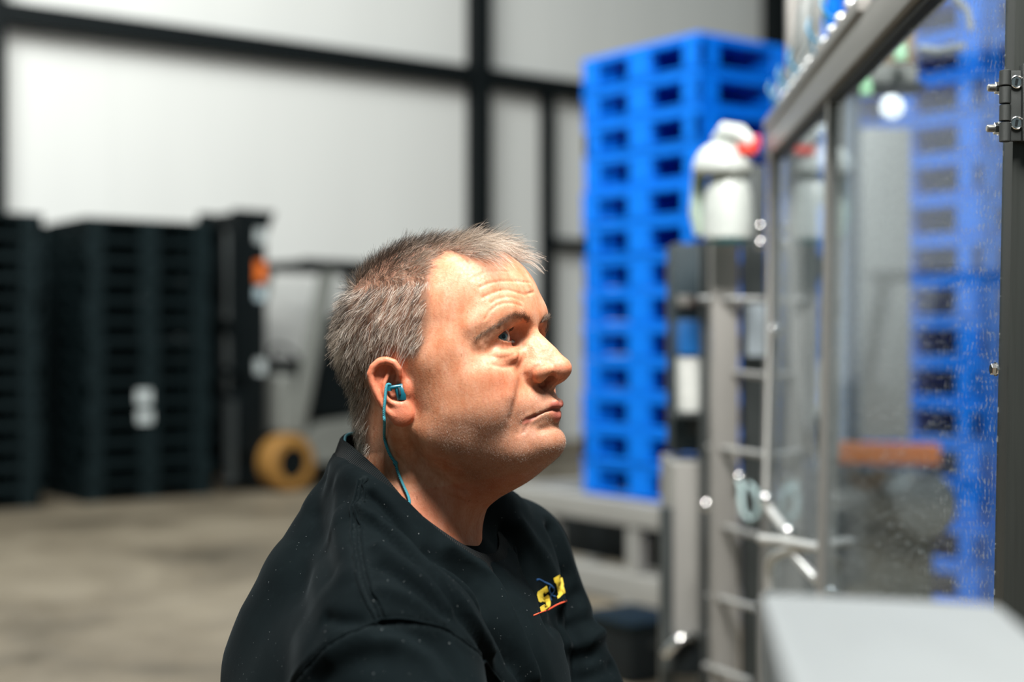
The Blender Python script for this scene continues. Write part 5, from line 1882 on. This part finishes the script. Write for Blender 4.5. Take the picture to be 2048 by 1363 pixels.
def seam_line(pts, off, r=0.0013):
    line = [Vector(p) for p in h2w(catmull(pts, 6))]
    out = []
    for i, p in enumerate(line):
        tn = (line[min(i + 1, len(line) - 1)] - line[max(i - 1, 0)]).normalized()
        side = tn.cross(Vector((0, -1, 0))).normalized()
        out.append(cloth_near(p + side * off, 0.0002) - PO)
    m = MB(); m.tube(out, r, 6); return m.build('seam', M_CLOTH, sweater)


seam_line(SEAM, 0.0045); seam_line(SEAM, -0.0045); seam_line(SEAM, 0.0, 0.0009)
seam_line(ARMH, 0.0, 0.0016)

# ------------------------------------------------------------------ trousers and shoes (below the picture)
def sdf_trousers(h):
    d = sdf_legs(h, 4)
    d = smin(d, ell(h, PELV, (122, 170, 132), rot=BROT), 40)
    hem = (h - PELV) @ (np.array([0, 0, 1.0]) @ HR)
    return smax(d, hem - 60, 5).astype(np.float32)


TV, TQ = polygonise(sdf_trousers, np.arange(-820, 420, 13.0), np.arange(-420, 420, 13.0), np.arange(-1240, -380, 13.0))
M_TROUS = simple('dark_work_trousers', (0.018, 0.021, 0.026), 0.85, 0, 0.2, 30)
mesh_np('trousers', h2w(TV) - POFF, TQ, M_TROUS, person)
for s, an, kn in ((-1, AN_R, KN_R), (1, AN_L, KN_L)):
    w = h2w(an); back = -BF
    m = MB()
    c0 = Vector(w - POFF)
    fw = Vector(back)
    m.tube([c0 + fw * -0.03 + Vector((0, 0, 0.0)), c0 + fw * 0.05, c0 + fw * 0.10 + Vector((0, 0, -0.01)), c0 + fw * 0.13 + Vector((0, 0, -0.055))], [0.052, 0.054, 0.050, 0.032], 14)
    sh = m.build('shoe', M_DARK if 'M_DARK' in globals() else M_TROUS, person)

# ------------------------------------------------------------------ earplugs on a cord
M_PLUG = simple('teal_rubber', (0.004, 0.105, 0.150), 0.3, 0, 0.15, 40)
M_PLUGD = simple('teal_slot', (0.002, 0.012, 0.018), 0.5)


def cord_material():
    t = NT('teal_cord')
    wv = t.n('ShaderNodeTexWave'); wv.inputs['Scale'].default_value = 420; wv.bands_direction = 'DIAGONAL'
    wv.inputs['Distortion'].default_value = 1.5
    tc = t.n('ShaderNodeTexCoord'); t.set(wv.inputs['Vector'], tc.outputs['Object'])
    t.p(Base_Color=t.mix(wv.outputs['Fac'], (0.010, 0.17, 0.23), (0.050, 0.33, 0.40)), Roughness=0.6, Normal=t.bump(wv.outputs['Fac'], 0.5, 0.0008))
    return t.m


def E2W(e):
    """ear frame (p, q, w) -> world"""
    return Vector(h2w(np.asarray(EAR_T) + EM @ np.asarray(e, float)))


plugs = empty('earplugs', E2W((3, 0, 0))); QO = Vector(plugs.location)
tag(plugs, 'pair of teal earplugs on a braided cord worn by the man', 'earplugs')
ez_ = lambda x_, y_, w_: ((820 - x_) / 17.9, (620 - y_) / 17.9, w_)


def mirror(p):
    """the same place on the man's other ear"""
    h = w2h(np.array(p)); h[1] *= -1
    return Vector(h2w(h))


for side in (1, -1):
    fx = (lambda p: p) if side == 1 else mirror
    m = MB(); m.tube([fx(E2W(ez_(*q))) - QO for q in [(590, 640, 1.0), (640, 628, 1.6), (720, 612, 1.0), (800, 606, -1.5)]], [0.0024, 0.0019, 0.0019, 0.0024], 14); m.build('stem', M_PLUG, plugs)
    m = MB(); m.tube([fx(E2W(ez_(*q))) - QO for q in [(592, 600, 1.0), (592, 680, 1.0)]], [0.0026, 0.0027], 14); m.build('cord_grip', M_PLUG, plugs)
    m = MB(); m.tube([fx(E2W(ez_(*q))) - QO for q in [(700, 605, 0.6), (726, 690, 0.8), (752, 820, -0.5)]], [0.0016, 0.0022, 0.0020], 10); m.build('flange_edge', M_PLUG, plugs)
    m = MB(); m.tube([fx(E2W(ez_(*q))) - QO for q in [(775, 605, -2.0), (790, 650, -1.5), (800, 720, -2.0), (800, 790, -2.8), (792, 825, -3.5)]], [0.0032, 0.0046, 0.0058, 0.0058, 0.0038], 18); bd = m.build('flange', M_PLUG, plugs)
    m = MB(); m.tube([fx(E2W(ez_(*q))) - QO for q in [(742, 628, 1.6), (758, 680, 2.6), (770, 735, 3.0)]], [0.0013, 0.0014, 0.0013], 8); m.build('slot', M_PLUGD, bd)
    m = MB(); m.tube([fx(E2W(ez_(*q))) - QO for q in [(800, 660, -4), (835, 670, -14)]], [0.0045, 0.004], 14); m.build('tip', M_PLUG, plugs)


def on_skin(px, py, off=2.0):
    q, dr = march(sdf_head, px, py)
    nn_ = fnormals(sdf_head, q[None])[0]
    return Vector(h2w(q + nn_ * off))


cp = [E2W(ez_(612, 585, 1.2)), E2W(ez_(585, 575, 2.6)), E2W(ez_(560, 600, 3.4)), E2W(ez_(549, 680, 4.2)), E2W(ez_(541, 800, 5.0)), E2W(ez_(530, 930, 5.0)), E2W(ez_(524, 1060, 4.0)), E2W(ez_(528, 1180, 1.5))]
zc = lambda L: [(640 + x_ / 4.868, 840 + y_ / 4.868) for x_, y_ in L]
skin_pts = [on_skin(*q) for q in zc([(648, 165), (672, 260), (700, 340), (742, 412), (762, 490), (790, 570), (825, 660), (856, 730), (872, 790)])]
cp += skin_pts + [Vector(h2w(rc)) * 0.0 + on_skin(818, 1014, 1.5), on_skin(812, 1040, 2.0)]
cpts = [Vector(v) for v in catmull(np.array([tuple(p) for p in cp]), 6)]
M_CORD = cord_material()
m = MB(); m.tube([p - QO for p in cpts], 0.00135, 12); m.build('cord', M_CORD, plugs)
m = MB(); kn = skin_pts[3] - QO; d_ = (skin_pts[4] - skin_pts[3]).normalized()
m.tube([kn - d_ * 0.002, kn - d_ * 0.001, kn + d_ * 0.001, kn + d_ * 0.0025], [0.0012, 0.0022, 0.0021, 0.0013], 12); m.build('knot', M_CORD, plugs)
# other half: from the left ear under the collar and round the back of the neck
cl_ = [mirror(p) for p in cp[:8]] + [Vector(h2w(w2h(np.array(mirror(skin_pts[2])))))]
for k in (98, 104, 110, 116):
    cl_.append(Vector(h2w(ring[k % len(ring)] - rout[k % len(ring)] * 3.0 + _bu * (1.5 if k > 90 else -6))))
for k in (0, 4, 8, 14): cl_.append(Vector(h2w(ring[k] - rout[k] * 3.2 - _bu * (1.0 + k * 0.6))))
cw = [Vector(v) for v in catmull(np.array([tuple(p) for p in cl_]), 5)]
m = MB(); m.tube([p - QO for p in cw], 0.00135, 10); m.build('cord', M_CORD, plugs)
